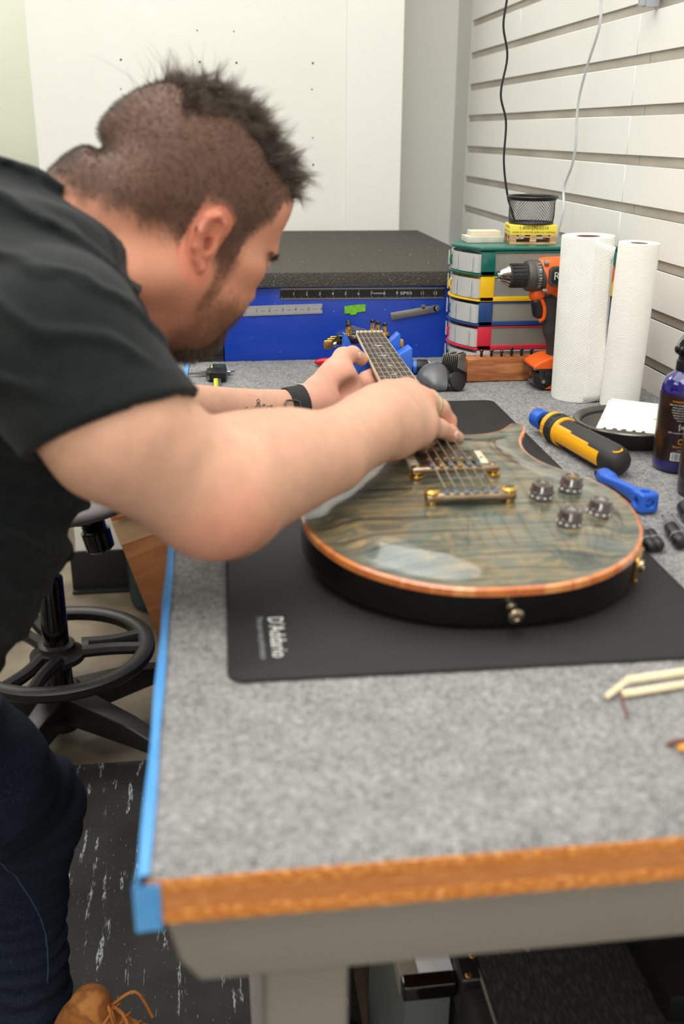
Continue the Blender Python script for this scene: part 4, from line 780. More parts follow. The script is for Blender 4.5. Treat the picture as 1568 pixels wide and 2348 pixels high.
# ================================================================ electric guitar (local frame: x across, y from tail to nut, z up)
GA = math.radians(3.5); GM = Matrix.Translation((.260, .790, .9045)) @ Matrix.Rotation(GA, 4, 'X')
gt = thing('electric_guitar', 'electric guitar with a grey green flamed glossy top lying on the black mat', 'guitar', M=GM)
R_ = [(.000, .0000), (.030, .0012), (.060, .0075), (.090, .0205), (.118, .0400), (.142, .0650), (.160, .0960), (.172, .1320), (.1775, .1750), (.1740, .2080), (.1630, .2380), (.1470, .2640), (.1290, .2870), (.1175, .3100), (.1125, .3350), (.1130, .3600), (.1200, .3850), (.1310, .4080), (.1370, .4260), (.1330, .4380), (.1230, .4400), (.1120, .4280), (.0980, .4140), (.0800, .4060), (.0580, .4030), (.0400, .4060), (.0310, .4150)]
L_ = [(-.0300, .4150), (-.0330, .4000), (-.0470, .3950), (-.0650, .4050), (-.0820, .4280), (-.0980, .4560), (-.1120, .4720), (-.1250, .4720), (-.1330, .4550), (-.1350, .4250), (-.1300, .3850), (-.1230, .3500), (-.1220, .3200), (-.1280, .2950), (-.1450, .2650), (-.1610, .2350), (-.1740, .2050), (-.1780, .1700), (-.1730, .1320), (-.1600, .0960), (-.1420, .0650), (-.1180, .0400), (-.0900, .0205), (-.0600, .0075), (-.0300, .0012)]
def catmull(p, k=5, closed=True):
    p = [Vector((a[0], a[1])) for a in p]; n = len(p); o = []
    for i in range(n):
        a, b_, c, d = p[i-1], p[i], p[(i+1) % n], p[(i+2) % n]
        for t in range(k):
            t /= k; o.append(.5*((2*b_)+(c-a)*t+(2*a-5*b_+4*c-d)*t*t+(3*b_-a-3*c+d)*t**3))
    return o
out = catmull(R_+L_, 5); NO = len(out); OA = np.array([[p.x, p.y] for p in out])
TOPM = P('flamed_maple', (130, 124, 98), .30, bump=0); nt = TOPM.node_tree; N = nt.nodes; L = nt.links; bs = N['Principled BSDF']; bs.inputs['Coat Weight'].default_value = 1.0; bs.inputs['Coat Roughness'].default_value = .045; bs.inputs['Coat IOR'].default_value = 1.48
tc = N.new('ShaderNodeTexCoord')
def nn(scale, det=4, dist=0, rough=.55):
    m = N.new('ShaderNodeMapping'); m.inputs['Scale'].default_value = scale; L.new(tc.outputs['Object'], m.inputs[0]); n = N.new('ShaderNodeTexNoise'); n.inputs['Scale'].default_value = 1; n.inputs['Detail'].default_value = det; n.inputs['Distortion'].default_value = dist; n.inputs['Roughness'].default_value = rough; L.new(m.outputs[0], n.inputs['Vector']); return n.outputs['Fac']
def ramp(src, stops):
    r = N.new('ShaderNodeValToRGB'); r.color_ramp.elements[0].position = stops[0][0]; r.color_ramp.elements[0].color = srgb(stops[0][1]); r.color_ramp.elements[1].position = stops[-1][0]; r.color_ramp.elements[1].color = srgb(stops[-1][1])
    for q in stops[1:-1]: e = r.color_ramp.elements.new(q[0]); e.color = srgb(q[1])
    L.new(src, r.inputs[0]); return r.outputs[0]
def mixc(a, b_, fac, mode='MIX'):
    m = N.new('ShaderNodeMix'); m.data_type = 'RGBA'; m.blend_type = mode; L.new(a, m.inputs['A']); L.new(b_, m.inputs['B'])
    if isinstance(fac, float): m.inputs['Factor'].default_value = fac
    else: L.new(fac, m.inputs['Factor'])
    return m.outputs['Result']
def mr(src, a, b_, c=0, d=1):
    r = N.new('ShaderNodeMapRange'); r.inputs[1].default_value = a; r.inputs[2].default_value = b_; r.inputs[3].default_value = c; r.inputs[4].default_value = d; L.new(src, r.inputs[0]); return r.outputs[0]
base = ramp(nn((13, 34, 1), 4, .6), [(.30, (36, 48, 46)), (.42, (78, 82, 68)), (.50, (126, 110, 76)), (.58, (86, 92, 80)), (.70, (150, 132, 92))])
teal = ramp(nn((10, 16, 1), 3, .4), [(.3, (62, 84, 86)), (.7, (104, 116, 106))])
c0 = mixc(base, teal, mr(nn((9, 11, 1), 3, 0), .50, .66))
lines = mr(nn((3.2, 150, 1), 4, .25, .65), .50, .62, 0, .95); dark = ramp(nn((5, 40, 1)), [(.3, (22, 34, 38)), (.7, (58, 62, 52))])
c1 = mixc(c0, dark, lines)
fine = mr(nn((420, 40, 1), 3), .5, .75, 0, .35); c2_ = mixc(c1, dark, fine); L.new(c2_, bs.inputs['Base Color'])
BIND = P('maple_edge', (208, 126, 66), .28, c2=[(188, 100, 48), (222, 150, 92)], ns=(50, 50, 12), coat=.9); BACK = P('body_black', (8, 8, 8), .28, c2=(12, 11, 11), ns=5, coat=.25)
# side wall and back with rounded lower edge
b = MB(); prof = [(-.008, 0.0), (-.003, .0012), (-.0007, .004), (0, .008), (0, .0345)]; nrm = []
for i in range(NO):
    t_ = (out[(i+1) % NO]-out[i-1]).normalized(); nrm.append(Vector((t_.y, -t_.x)))
vs = []
for dd, z in prof: vs += [(out[i].x+nrm[i].x*dd, out[i].y+nrm[i].y*dd, z) for i in range(NO)]
fs = [(j*NO+i, j*NO+(i+1) % NO, (j+1)*NO+(i+1) % NO, (j+1)*NO+i) for j in range(len(prof)-1) for i in range(NO)]+[tuple(range(NO))[::-1]]
b.add(vs, fs, GM); b.build('body_back', BACK, gt)
b = MB(); prof = [(.0000, .0340), (.0006, .0345), (.0006, .0408), (-.0008, .0420), (-.0030, .0423)]; vs = []
for dd, z in prof: vs += [(out[i].x+nrm[i].x*dd, out[i].y+nrm[i].y*dd, z) for i in range(NO)]
b.add(vs, [(j*NO+i, j*NO+(i+1) % NO, (j+1)*NO+(i+1) % NO, (j+1)*NO+i) for j in range(len(prof)-1) for i in range(NO)], GM); b.build('edge_binding', BIND, gt)
# carved top
inn = [(out[i].x-nrm[i].x*.0028, out[i].y-nrm[i].y*.0028) for i in range(NO)]
def dist_out(P_):
    a = OA; b_ = np.roll(OA, -1, 0); d = np.full(len(P_), 9.)
    for i in range(NO):
        ab = b_[i]-a[i]; t = np.clip(((P_-a[i]) @ ab)/max(ab @ ab, 1e-12), 0, 1); d = np.minimum(d, np.hypot(*(P_-a[i]-t[:, None]*ab).T))
    return d
def inside(P_, poly):
    x, y = P_.T; c = np.zeros(len(P_), bool); n = len(poly)
    for i in range(n):
        x0, y0 = poly[i]; x1, y1 = poly[(i+1) % n]
        if y0 == y1: continue
        k = ((y0 > y) != (y1 > y)) & (x < (x1-x0)*(y-y0)/(y1-y0)+x0); c ^= k
    return c
gx, gy = np.meshgrid(np.arange(-.18, .181, .006), np.arange(.0, .48, .006)); gp = np.stack([gx.ravel(), gy.ravel()], 1)+rng.uniform(-.0005, .0005, (gx.size, 2)); gp = gp[inside(gp, inn)]; gp = gp[dist_out(gp) > .006]
allp = [Vector(p) for p in inn]+[Vector(p) for p in gp]
r_ = delaunay_2d_cdt(allp, [(i, (i+1) % NO) for i in range(NO)], [], 1, 1e-6); pv = np.array([[p.x, p.y] for p in r_[0]]); dd = dist_out(pv)
def carve(d): u = np.clip((d-.003)/.055, 0, 1); return .0422-.0022*np.sin(PI*np.clip((d-.003)/.030, 0, 1))+.0098*(u*u*(3-2*u))
b = MB(); b.add([(p[0], p[1], z) for p, z in zip(pv, carve(dd))], [tuple(f) for f in r_[2]], GM); b.build('flamed_top', TOPM, gt, ang=80)
def topz(x, y): return float(carve(dist_out(np.array([[x, y]])))[0])
# neck and fretboard
ROSE = P('rosewood', (70, 50, 42), .5, c2=[(52, 36, 30), (88, 66, 54)], ns=(200, 14, 60), amt=(.3, .7), bump=.1, bs=(900, 60, 60)); FB = P('board_binding', (226, 206, 166), .4, c2=(216, 194, 152), ns=20); NECKM = P('neck_mahogany', (92, 48, 32), .3, c2=[(70, 36, 24), (110, 62, 42)], ns=(60, 8, 60), coat=.4)
YN = .875; YB = .24; SC = YN-YB
hw = lambda y: .0232+(.0290-.0232)*(YN-y)/(YN-.41)
def slabp(y0, y1, z0, z1, k=1., n=2, ex=0.):
    vs = []; fs = []
    for i in range(n+1):
        y = y0+(y1-y0)*i/n; h = hw(y)*k+ex; vs += [(-h, y, z0), (h, y, z0), (h, y, z1), (-h, y, z1)]
    for i in range(n): fs += [(4*i+j, 4*i+(j+1) % 4, 4*i+4+(j+1) % 4, 4*i+4+j) for j in range(4)]
    return vs, fs+[(3, 2, 1, 0), (4*n, 4*n+1, 4*n+2, 4*n+3)]
b = MB(); vs = []; fs = []; m = 12
for j, y in enumerate([.395, .43, .46, .60, .86, .885]):
    h = hw(y); dp = [.030, .026, .0205, .0195, .0180, .017][j]
    for i in range(m+1): a = PI*i/m; vs.append((-h*math.cos(a), y, .0508-dp*math.sin(a)**.8))
fs = [(j*(m+1)+i, j*(m+1)+i+1, (j+1)*(m+1)+i+1, (j+1)*(m+1)+i) for j in range(5) for i in range(m)]+[((j+1)*(m+1), j*(m+1), j*(m+1)+m, (j+1)*(m+1)+m) for j in range(5)]
fs += [tuple(range(m+1)), tuple(range(5*(m+1), 6*(m+1)))[::-1]]; b.add(vs, fs, GM); b.build('neck', NECKM, gt)
b = MB(); b.add(*slabp(.412, YN, .0508, .0556, .965), GM); fbd = b.build('fretboard', ROSE, gt)
b = MB()
for s in (1, -1):
    vs = []; fs = []
    for i in range(2):
        y = [.412, YN][i]; h = hw(y); vs += [(s*h*.96, y, .0506), (s*h, y, .0506), (s*h, y, .0550), (s*(h-.0004), y, .0557), (s*h*.96, y, .0557)]
    fs = [(j, (j+1) % 5, 5+(j+1) % 5, 5+j) for j in range(5)]+[(0, 1, 2, 3, 4), (9, 8, 7, 6, 5)]; b.add(vs, fs, GM)
b.build('board_binding', FB, fbd)
fy = [YN-SC*(1-2**(-k/12)) for k in range(23)]
for k in range(1, 23):
    y = fy[k]; h = hw(y)*.985; b = MB(); b.tube([GM @ V(-h, y, .0556), GM @ V(h, y, .0556)], .0011, 6); b.build('fret', CHROME, gt)
PEARL = P('pearl_inlay', (214, 214, 196), .25, c2=[(180, 196, 176), (236, 232, 210), (196, 206, 190)], ns=260, coat=.6)
bird = [(-.0125, -.0012), (-.006, .0002), (-.002, -.0015), (-.0015, -.0045), (.0005, -.0018), (.0045, -.0026), (.0022, .0002), (.0050, .0034), (.0105, .0040), (.0045, .0052), (.0005, .0022), (-.003, .0030), (-.0065, .0014)]
for q, k in enumerate((3, 5, 7, 9, 12, 15, 17)):
    yc = (fy[k]+fy[k-1])/2; a = .35*(-1)**q+.3*q; s = 1.05-.05*q; ca, sa = math.cos(a), math.sin(a); b = MB(); pol = [((x*ca-y*sa)*s*(1 if q % 2 else -1), yc+(x*sa*.5+y*ca)*s) for x, y in bird]; b.prism(pol, .0552, .05585, GM); b.build('bird_inlay', PEARL, fbd, smooth=False)
b = MB(); b.box(-.0225, YN-.0006, .0508, .0225, YN+.0040, .0582, GM); b.build('nut', P('bone', (236, 220, 186), .4, c2=(226, 208, 172), ns=60), gt, bevel=.0008)
# headstock, tilted back
HS = GM @ Matrix.Translation((0, YN+.004, .050)) @ Matrix.Rotation(math.radians(-9), 4, 'X')
hs = [(-.0235, 0), (.0235, 0), (.0360, .003), (.0400, .010), (.0440, .050), (.0440, .085), (.0400, .125), (.030, .140), (.018, .150), (-.004, .158), (-.022, .150), (-.030, .132), (-.040, .112), (-.046, .075), (-.0500, .045), (-.0540, .016), (-.0500, .006), (-.0300, .002)]
b = MB(); b.prism(hs, -.0145, -.001, HS); hd = b.build('headstock', P('headstock_gloss', (18, 15, 14), .10, c2=[(12, 10, 10), (40, 28, 22)], ns=(60, 6, 10), coat=.8), gt, bevel=.001)
for s in (-1, 1):
    for i in range(3):
        x, y = s*(.0300+.0018*(i == 0)-.004*i), .030+.036*i
        b = MB(); b.lathe([(.0066, -.0012), (.0066, .0008), (.0052, .0016)], 20, HS @ Matrix.Translation((x, y, 0))); b.lathe([(.0034, 0), (.0034, .0105), (.0026, .011), (.0026, .0130)], 16, HS @ Matrix.Translation((x, y, 0))); po = b.build('tuner_post', GOLD, gt)
        b = MB(); b.lathe([(.0044, .0125), (.0048, .0135), (.0048, .0170), (.0042, .0180)], 20, HS @ Matrix.Translation((x, y, 0))); b.build('post_cap', GLOSSB, po)
        xe = s*(.0490-.0095*i)-(s > 0)*.010; b = MB(); b.cyl(HS @ V(x, y, -.0175), HS @ V(xe+s*.010, y, -.0175), .0024, n=10); b.cyl(HS @ V(xe+s*.004, y, -.0175), HS @ V(xe+s*.008, y, -.0175), .0045, n=14); b.lathe([(.0075, -.022), (.0075, -.0145)], 20, HS @ Matrix.Translation((x, y, 0))); kn = b.build('tuner_shaft', CHROME, gt)
        b = MB(); b.prism([(x2, y2) for x2, y2 in rrect(-.0080, -.0075, .0085, .0075, .0035)], -.0030, .0030, HS @ Matrix.Translation((xe+s*.0175, y, -.0175)) @ Matrix.Rotation(PI/2, 4, 'X')); b.build('tuner_button', GOLD, kn, bevel=.0014, seg=3)
# bridge, tailpiece
NIK = P('aged_nickel', (176, 160, 138), .22, metal=1., c2=(150, 128, 104), ns=60, bump=.08, bs=200); SADL = P('saddle_steel', (150, 158, 172), .25, metal=1., c2=(120, 130, 150), ns=90)
tz = topz(0, .17)
def bar(y, w_, d_, h_, z0, nm, m, bev=.003):
    b = MB(); b.box(-w_/2, y-d_/2, z0, w_/2, y+d_/2, z0+h_, GM); return b.build(nm, m, gt, bevel=bev, seg=3)
tp = bar(.172, .098, .0150, .0100, tz+.0022, 'tailpiece', NIK, .0045)
for s in (-1, 1):
    b = MB(); Mt = GM @ Matrix.Translation((s*.0415, .172, tz+.0120)); b.lathe([(.0066, -.012), (.0078, -.0002), (.0078, .0018), (.0060, .0030), (.0001, .0033)], 24, Mt); st = b.build('tailpiece_stud', GOLD, gt)
    b = MB(); b.box(-.0068, -.0007, .0028, .0068, .0007, .0034, Mt @ Matrix.Rotation(.5, 4, 'Z')); b.build('stud_slot', BLACKI, st)
br = bar(.243, .100, .0125, .0075, tz+.0055, 'bridge', NIK, .0028)
for s in (-1, 1):
    b = MB(); Mt = GM @ Matrix.Translation((s*.0435, .243, tz-.001)); b.lathe([(.0030, 0), (.0030, .0065)], 12, Mt); b.lathe([(.0082, .0018), (.0086, .0028), (.0086, .0042), (.0082, .0050)], 28, Mt); b.build('thumb_wheel', GOLD, gt)
    b = MB(); b.lathe([(.0036, .0125), (.0036, .0145), (.0028, .0150)], 16, Mt); b.build('post_screw', NIK, gt)
for i in range(6):
    x = -.0262+.01048*i; b = MB(); b.box(x-.0030, .237, tz+.0125, x+.0030, .249, tz+.0160, GM); b.build('saddle', GOLD if i in (1, 3) else SADL, gt, bevel=.0012)
    b = MB(); b.box(x-.0030, .1655, tz+.0120, x+.0030, .1800, tz+.0136, GM); b.build('string_anchor', SADL, gt, bevel=.0006)
# pickups
CRM = P('cream_ring', (226, 214, 186), .3, c2=(216, 202, 172), ns=20, coat=.3); PUP = P('pickup_cover', (96, 92, 86), .1, metal=.9, c2=(80, 76, 70), ns=20)
for y, nm in ((.283, 'bridge'), (.374, 'neck')):
    z = tz-.0008; b = MB(); 
    for x0, y0, x1, y1 in ((-.0455, -.0225, .0455, -.0185), (-.0455, .0185, .0455, .0225), (-.0455, -.0185, -.0355, .0185), (.0355, -.0185, .0455, .0185)): b.box(x0, y+y0, z, x1, y+y1, z+.0062, GM)
    if nm == 'neck': b = MB(); b.box(-.037, y-.0205, z, .037, y+.0205, z+.0040, GM)
    rg = b.build('pickup_ring', CRM if nm == 'bridge' else BLACKP, gt, bevel=.0008)
    b = MB(); b.box(-.0350, y-.0180, z, .0350, y+.0180, z+.0098, GM); pc = b.build('pickup', PUP, gt, bevel=.0016)
    for i in range(6):
        x = -.0250+.0100*i; b = MB(); b.lathe([(.0024, 0), (.0024, .0008), (.0016, .0011)], 14, GM @ Matrix.Translation((x, y-.009, z+.0097))); b.build('pole_screw', GOLD, pc)
    for sx in ((-1, 1) if nm == 'bridge' else ()):
        b = MB(); b.lathe([(.0021, 0), (.0016, .0010)], 12, GM @ Matrix.Translation((sx*.0405, y, z+.0061))); b.build('ring_screw', NIK, rg)
# strings
STR = P('string_steel', (206, 202, 190), .25, metal=1., bump=.2, bs=(100, 2500, 100)); 
for i in range(6):
    xb = -.0262+.01048*i; xn = -.0180+.0072*i; r = .00085-.00007*i
    s_ = -1 if i < 3 else 1; j = (2-i) if i >= 3 else i; j = [0, 1, 2, 2, 1, 0][i]; px_, py_ = s_*(.0300+.0018*(j == 0)-.004*j), .030+.036*j
    b = MB(); b.tube([GM @ V(xb, .176, tz+.0145), GM @ V(xb, .243, tz+.0168), GM @ V(xn, YN+.001, .0588), HS @ V(px_-s_*.0036, py_, .0085)], r, 6); b.build('string', STR, gt)
# control knobs: clear hat over a dark numbered skirt
KC = P('knob_clear', (240, 236, 232), .04, trans=1.0, c2=(236, 232, 228), ns=20, coat=.5); KS = P('knob_skirt', (84, 74, 74), .3, c2=(104, 92, 88), ns=30)
for i, (x, y) in enumerate([(.0790, .178), (.1170, .194), (.1275, .134), (.0868, .109)]):
    z = topz(x, y); Mk = GM @ Matrix.Translation((x, y, z)) @ Matrix.Rotation(.06, 4, 'Y')
    b = MB(); b.lathe([(.0129, .0006), (.0128, .0016), (.0118, .0048), (.0112, .0056)], 40, Mk); b.lathe([(.0085, .0050), (.0082, .0128), (.0001, .0130)], 28, Mk); ks = b.build('knob_core', KS, gt)
    b = MB()
    for q in range(11): a = 2*PI*q/11; b.cbox((0, 0, 0), (.0022, .0006, .0020), Mk @ Matrix.Rotation(a, 4, 'Z') @ Matrix.Translation((0, -.0127, .0030)) @ Matrix.Rotation(-.35, 4, 'X'))
    b.build('knob_numbers', WHITEP, ks, smooth=False)
    b = MB(); b.lathe([(.0131, .0055), (.0133, .0070), (.0120, .0085), (.0110, .0145), (.0098, .0158), (.0075, .0156), (.0070, .0146), (.0001, .0146)], 40, Mk); b.lathe([(.0131, .0055), (.0001, .0053)], 40, Mk, cap=False); b.build('knob_hat', KC, gt)
    b = MB(); b.lathe([(.0045, .0150), (.0045, .0156), (.0001, .0158)], 20, Mk); b.build('knob_centre', [NIK, GOLD, CHROME, CHROME][i], gt)
# toggle hole by the hand, jack plate, strap button
b = MB(); b.lathe([(.0001, .0006), (.0048, .0006), (.0062, .0002)], 24, GM @ Matrix.Translation((.044, .362, topz(.044, .362)))); b.build('toggle_cap', BLACKP, gt)
jx, jy = .1515, .0795; i0 = int(np.argmin(np.hypot(OA[:, 0]-jx, OA[:, 1]-jy))); jn = nrm[i0]; jt = V(-jn.y, jn.x, 0); jo = GM @ V(OA[i0, 0]+jn.x*.0003, OA[i0, 1]+jn.y*.0003, .0185)
Mj = frame(jo, GM.to_3x3() @ jt, GM.to_3x3() @ V(0, 0, 1)); b = MB(); b.prism(rrect(-.0175, -.0150, .0175, .0150, .005), -.001, .0018, Mj); jp = b.build('jack_plate', GOLD, gt, bevel=.0008)
b = MB(); b.lathe([(.0065, .0018), (.0065, .0052), (.0050, .0060), (.0048, .0030)], 24, Mj, cap=False); b.lathe([(.0001, .0032), (.0048, .0032)], 20, Mj, cap=False); b.build('jack_socket', NIK, jp)
for sx in (-1, 1):
    for sy in (-1, 1): b = MB(); b.lathe([(.0020, .0016), (.0016, .0026)], 12, Mj @ Matrix.Translation((sx*.0135, sy*.0110, 0))); b.build('plate_screw', GOLD, jp)
Ms = GM @ Matrix.Translation((-.001, .0008, .0205)) @ Matrix.Rotation(PI/2, 4, 'X'); b = MB(); b.lathe([(.0075, -.002), (.0060, .0006), (.0042, .004), (.0045, .009), (.0072, .0125), (.0074, .0145), (.0058, .0160), (.0030, .0162), (.0022, .0152), (.0001, .0150)], 32, Ms); b.build('strap_button', NIK, gt)
# ================================================================ blue neck cradle
NB = P('cradle_blue', (44, 104, 214), .34, c2=(38, 94, 200), ns=18, bump=.1, bs=500)
cr_ = thing('neck_cradle', 'angular bright blue plastic cradle holding up the guitar neck near the nut', 'neck rest', (.268, 1.665, .9)); fr = Matrix(((1, 0, 0, 0), (0, 0, -1, 0), (0, 1, 0, 0), (0, 0, 0, 1)))
b = MB(); b.prism([(.230, .9005), (.3215, .9005), (.3225, .950), (.3225, .9975), (.3195, .9985), (.3000, .9870), (.2900, .9800), (.234, .9800), (.2150, .9985), (.2115, .9975), (.2115, .950), (.216, .9005)], -1.630, -1.598, fr); b.build('front_fork', NB, cr_, bevel=.002)
b = MB(); b.prism([(.220, .9005), (.308, .9005), (.3085, .950), (.3090, 1.0140), (.3055, 1.0155), (.2900, 1.0010), (.2875, .9830), (.2340, .9830), (.2180, 1.0150), (.2130, 1.0165), (.2125, .950)], -1.660, -1.636, fr); b.build('rear_fork', NB, cr_, bevel=.002)
b = MB(); b.box(.222, 1.592, .9005, .322, 1.668, .908); b.build('base', NB, cr_, bevel=.003)
# ================================================================ drafting stool
SBK = P('stool_black', (30, 29, 28), .42, c2=(38, 36, 34), ns=10, bump=.15, bs=400); VIN = P('grey_vinyl', (122, 116, 116), .5, c2=(112, 107, 108), ns=8, bump=.3, bs=500)
SX, SY_ = -.376, 2.030
st = thing('drafting_stool', 'black drafting stool with foot ring and grey padded seat behind the man', 'stool', (SX, SY_, 0))
for k in range(5):
    a = math.radians(-37+72*k); Mr = Matrix.Translation((SX, SY_, 0)) @ Matrix.Rotation(a, 4, 'Z')
    b = MB(); b.add([(x, s*w_, z) for x, w_, z0, z1 in ((.03, .027, .075, .150), (.20, .022, .075, .128), (.305, .016, .070, .098)) for s in (-1, 1) for z in (z0, z1)],
        [(0, 1, 3, 2), (8, 10, 11, 9)]+[(4*i+a_, 4*i+b_, 4*i+4+b_, 4*i+4+a_) for i in (0, 1) for a_, b_ in ((0, 1), (1, 3), (3, 2), (2, 0))], Mr); b.build('base_arm', SBK, st, bevel=.005, seg=3)
    b = MB(); b.cyl(Mr @ V(.290, 0, .03), Mr @ V(.290, 0, .085), .006, n=12); cs = b.build('caster_stem', CHROME, st)
    for s in (-1, 1):
        b = MB(); b.cyl(Mr @ V(.300, s*.006, .0272), Mr @ V(.300, s*.024, .0272), .0265, n=28); b.build('caster_wheel', BLACKP, cs, bevel=.003)
    b = MB(); b.cyl(Mr @ V(.300, -.0055, .030), Mr @ V(.300, .0055, .030), .024, n=24); b.build('caster_hood', SBK, cs)
b = MB(); b.lathe([(.030, .045), (.032, .060), (.032, .070), (.045, .075), (.046, .150), (.036, .160)], 36, Matrix.Translation((SX, SY_, 0))); b.build('base_hub', SBK, st, bevel=.001)
b = MB(); b.lathe([(.0285, .155), (.0285, .42), (.0270, .425), (.0205, .43), (.0200, .575)], 32, Matrix.Translation((SX, SY_, 0))); b.build('gas_post', GLOSSB, st)
b = MB(); b.lathe([(.060, .225), (.060, .238), (.044, .245), (.040, .252), (.040, .262), (.0295, .266)], 40, Matrix.Translation((SX, SY_, 0))); b.build('ring_collar', SBK, st)
RC = Matrix.Translation((SX+.008, SY_+.006, .2400)); b = MB(); prof = [(.172, -.012), (.170, .006), (.178, .013), (.196, .0145), (.206, .008), (.207, -.006), (.200, -.014), (.180, -.016)]
n = 72; m = len(prof); vs = [(r*math.cos(2*PI*i/n), r*math.sin(2*PI*i/n), z) for i in range(n) for r, z in prof]; fs = [(i*m+j, i*m+(j+1) % m, ((i+1) % n)*m+(j+1) % m, ((i+1) % n)*m+j) for i in range(n) for j in range(m)]; b.add(vs, fs, RC); b.build('foot_ring', SBK, st)
for k in range(3):
    Mk = RC @ Matrix.Rotation(math.radians(8+120*k), 4, 'Z'); b = MB()
    for s in (-1, 1):
        b.tube([Mk @ V(.045, s*.020, .002), Mk @ V(.11, s*.019, .0), Mk @ V(.176, s*.032, 0)], .0145, 8, 4, flat=1.0)
    b.box(.045, -.02, -.010, .06, .02, .012, Mk); b.build('spoke', SBK, st)
g = SDF(); g.el((SX+.004, SY_-.01, .618), (.212, .18, .044), None, k=0); g.el((SX, SY_, .66), (.14, .13, .022), None, k=.03, op='s'); g.build('seat', VIN, st, h=.006)
b = MB(); b.box(SX-.11, SY_-.09, .572, SX+.11, SY_+.09, .590); b.build('seat_plate', SBK, st, bevel=.004)
kc = at(222, 1228, 2.13); b = MB(); Mk = Matrix.Translation(Vector(kc)) @ Matrix.Rotation(-.20, 4, 'Y'); b.lathe([(.024, -.034), (.0305, -.028), (.0315, .012), (.0265, .013)]+[(.0262-.0018*(i % 2), .014+.003*i) for i in range(10)], 32, Mk); b.build('tilt_knob', GLOSSB, st)
b = MB(); b.tube([Vector(kc)+V(-.004, 0, .035), Vector(kc)+V(-.02, .02, .075), (SX+.10, SY_, .592)], .018, 10, 4); b.build('bracket', SBK, st)
# ================================================================ cardboard box, bin
KR = P('cardboard_brown', (172, 112, 66), .85, c2=[(160, 100, 56), (182, 122, 74)], ns=(5, 5, 30)); KT = P('kraft_tape', (196, 158, 118), .45, c2=(186, 148, 108), ns=(8, 60, 60), bump=.3, bs=(20, 160, 160))
Mb = Matrix.Translation((-.178, 2.47, .006)) @ Matrix.Rotation(math.radians(-16), 4, 'Y') @ Matrix.Rotation(math.radians(6), 4, 'Z')
t = thing('cardboard_box', 'tall brown cardboard box with packing tape leaning beside the bench leg', 'box', M=Mb)
b = MB(); b.box(0, 0, 0, .165, .15, .56, Mb); b.build('carton', KR, t, bevel=.002)
b = MB(); b.box(-.0008, -.0012, .315, .166, .0005, .385, Mb @ Matrix.Rotation(.0, 4, 'Y')); b.box(-.0012, -.001, .315, .0004, .12, .385, Mb); b.build('packing_tape', KT, t)
b = MB(); b.box(.02, -.003, .40, .164, -.0005, .56, Mb @ Matrix.Rotation(.06, 4, 'X')); b.build('flap', KR, t)
TEAL = P('bin_teal', (20, 48, 52), .4, c2=(26, 56, 60), ns=10)
t = thing('waste_bin', 'dark teal plastic bin between the baseboard and the cardboard box', 'bin', (-.192, 2.755, 0)); b = MB(); b.lathe([(.078, .0), (.084, .012), (.088, .05), (.0885, .052), (.097, .26), (.101, .262), (.101, .27), (.094, .27), (.088, .02), (.0001, .018)], 44, Matrix.Translation((-.192, 2.755, .001))); b.build('bucket', TEAL, t); b = MB(); b.lathe([(.0895, .060), (.0905, .064), (.0895, .068)], 44, Matrix.Translation((-.192, 2.755, .001)), cap=False); b.build('moulded_band', TEAL, t)
# ================================================================ under the bench
TOLEX = P('black_tolex', (26, 25, 25), .6, c2=(32, 31, 31), ns=60, bump=.9, bs=500); GRL = P('grille_cloth', (30, 29, 27), .9, c2=[(18, 18, 17), (52, 50, 46)], ns=(380, 60, 60), amt=(.4, .6), det=2, bump=.8, bs=(500, 500, 50)); PIPE = P('silver_piping', (150, 150, 146), .35, metal=.7, c2=(130, 130, 126), ns=30)
t = thing('guitar_amplifier', 'black guitar amplifier lying face up under the bench, with silver piping and a script badge', 'amplifier', (.45, .9, 0))
b = MB(); b.box(.262, .46, .002, .560, 1.22, .385); b.build('cabinet', TOLEX, t, bevel=.012, seg=3)
b = MB(); b.box(.286, .50, .3855, .556, 1.19, .3985); gr = b.build('grille', GRL, t, bevel=.002)
b = MB(); b.tube([(.283, .48, .3975), (.283, .885, .3975)], .0022, 8); b.build('piping', PIPE, t)
b = MB(); b.box(.258, .870, .340, .285, .915, .400); b.build('corner_guard', BLACKP, t, bevel=.005, seg=3)
for p in ((.2805, .905, .4005), (.2685, .8765, .4005)):
    b = MB(); b.lathe([(.0042, 0), (.0030, .0012), (.0001, .0015)], 14, Matrix.Translation(p)); b.build('rivet', GOLD, t)
b = MB(); b.tube([(.350, .905, .400), (.356, .925, .401), (.348, .945, .401), (.343, .925, .401), (.349, .905, .400)], .0016, 6, 4); b.tube([(.362, .955, .4), (.372, .925, .401), (.377, .955, .401), (.386, .928, .401)], .0016, 6, 4); b.build('script_badge', P('badge_silver', (150, 150, 140), .35, metal=.6, c2=(140, 140, 130), ns=40), t)
t.location.x -= .0005
t = thing('gear_case', 'black case with faint printed lines at the right under the bench', 'case', (.66, .85, 0))
b = MB(); b.box(.572, .60, .002, .668, 1.15, .42); b.build('shell', TOLEX, t, bevel=.012, seg=3)
b = MB(); b.box(.470, .78, .392, .668, 1.12, .432, Matrix.Translation((0, 0, .010))); b.build('lid', BLACKP, t, bevel=.006)
text('printing', [(s, .015*(i % 3), .055-.014*i, .0095) for i, s in enumerate(['CAUTION RISK OF ELECTRIC SHOCK', 'DO NOT OPEN. NO USER PARTS', 'INSIDE. REFER SERVICING TO', 'QUALIFIED PERSONNEL ONLY', 'KEEP DRY'])], P('dim_print', (104, 98, 92), .7, c2=(94, 90, 84), ns=80), frame((.545, .92, .4421), (.25, -.97, 0), (.97, .25, 0)), t)
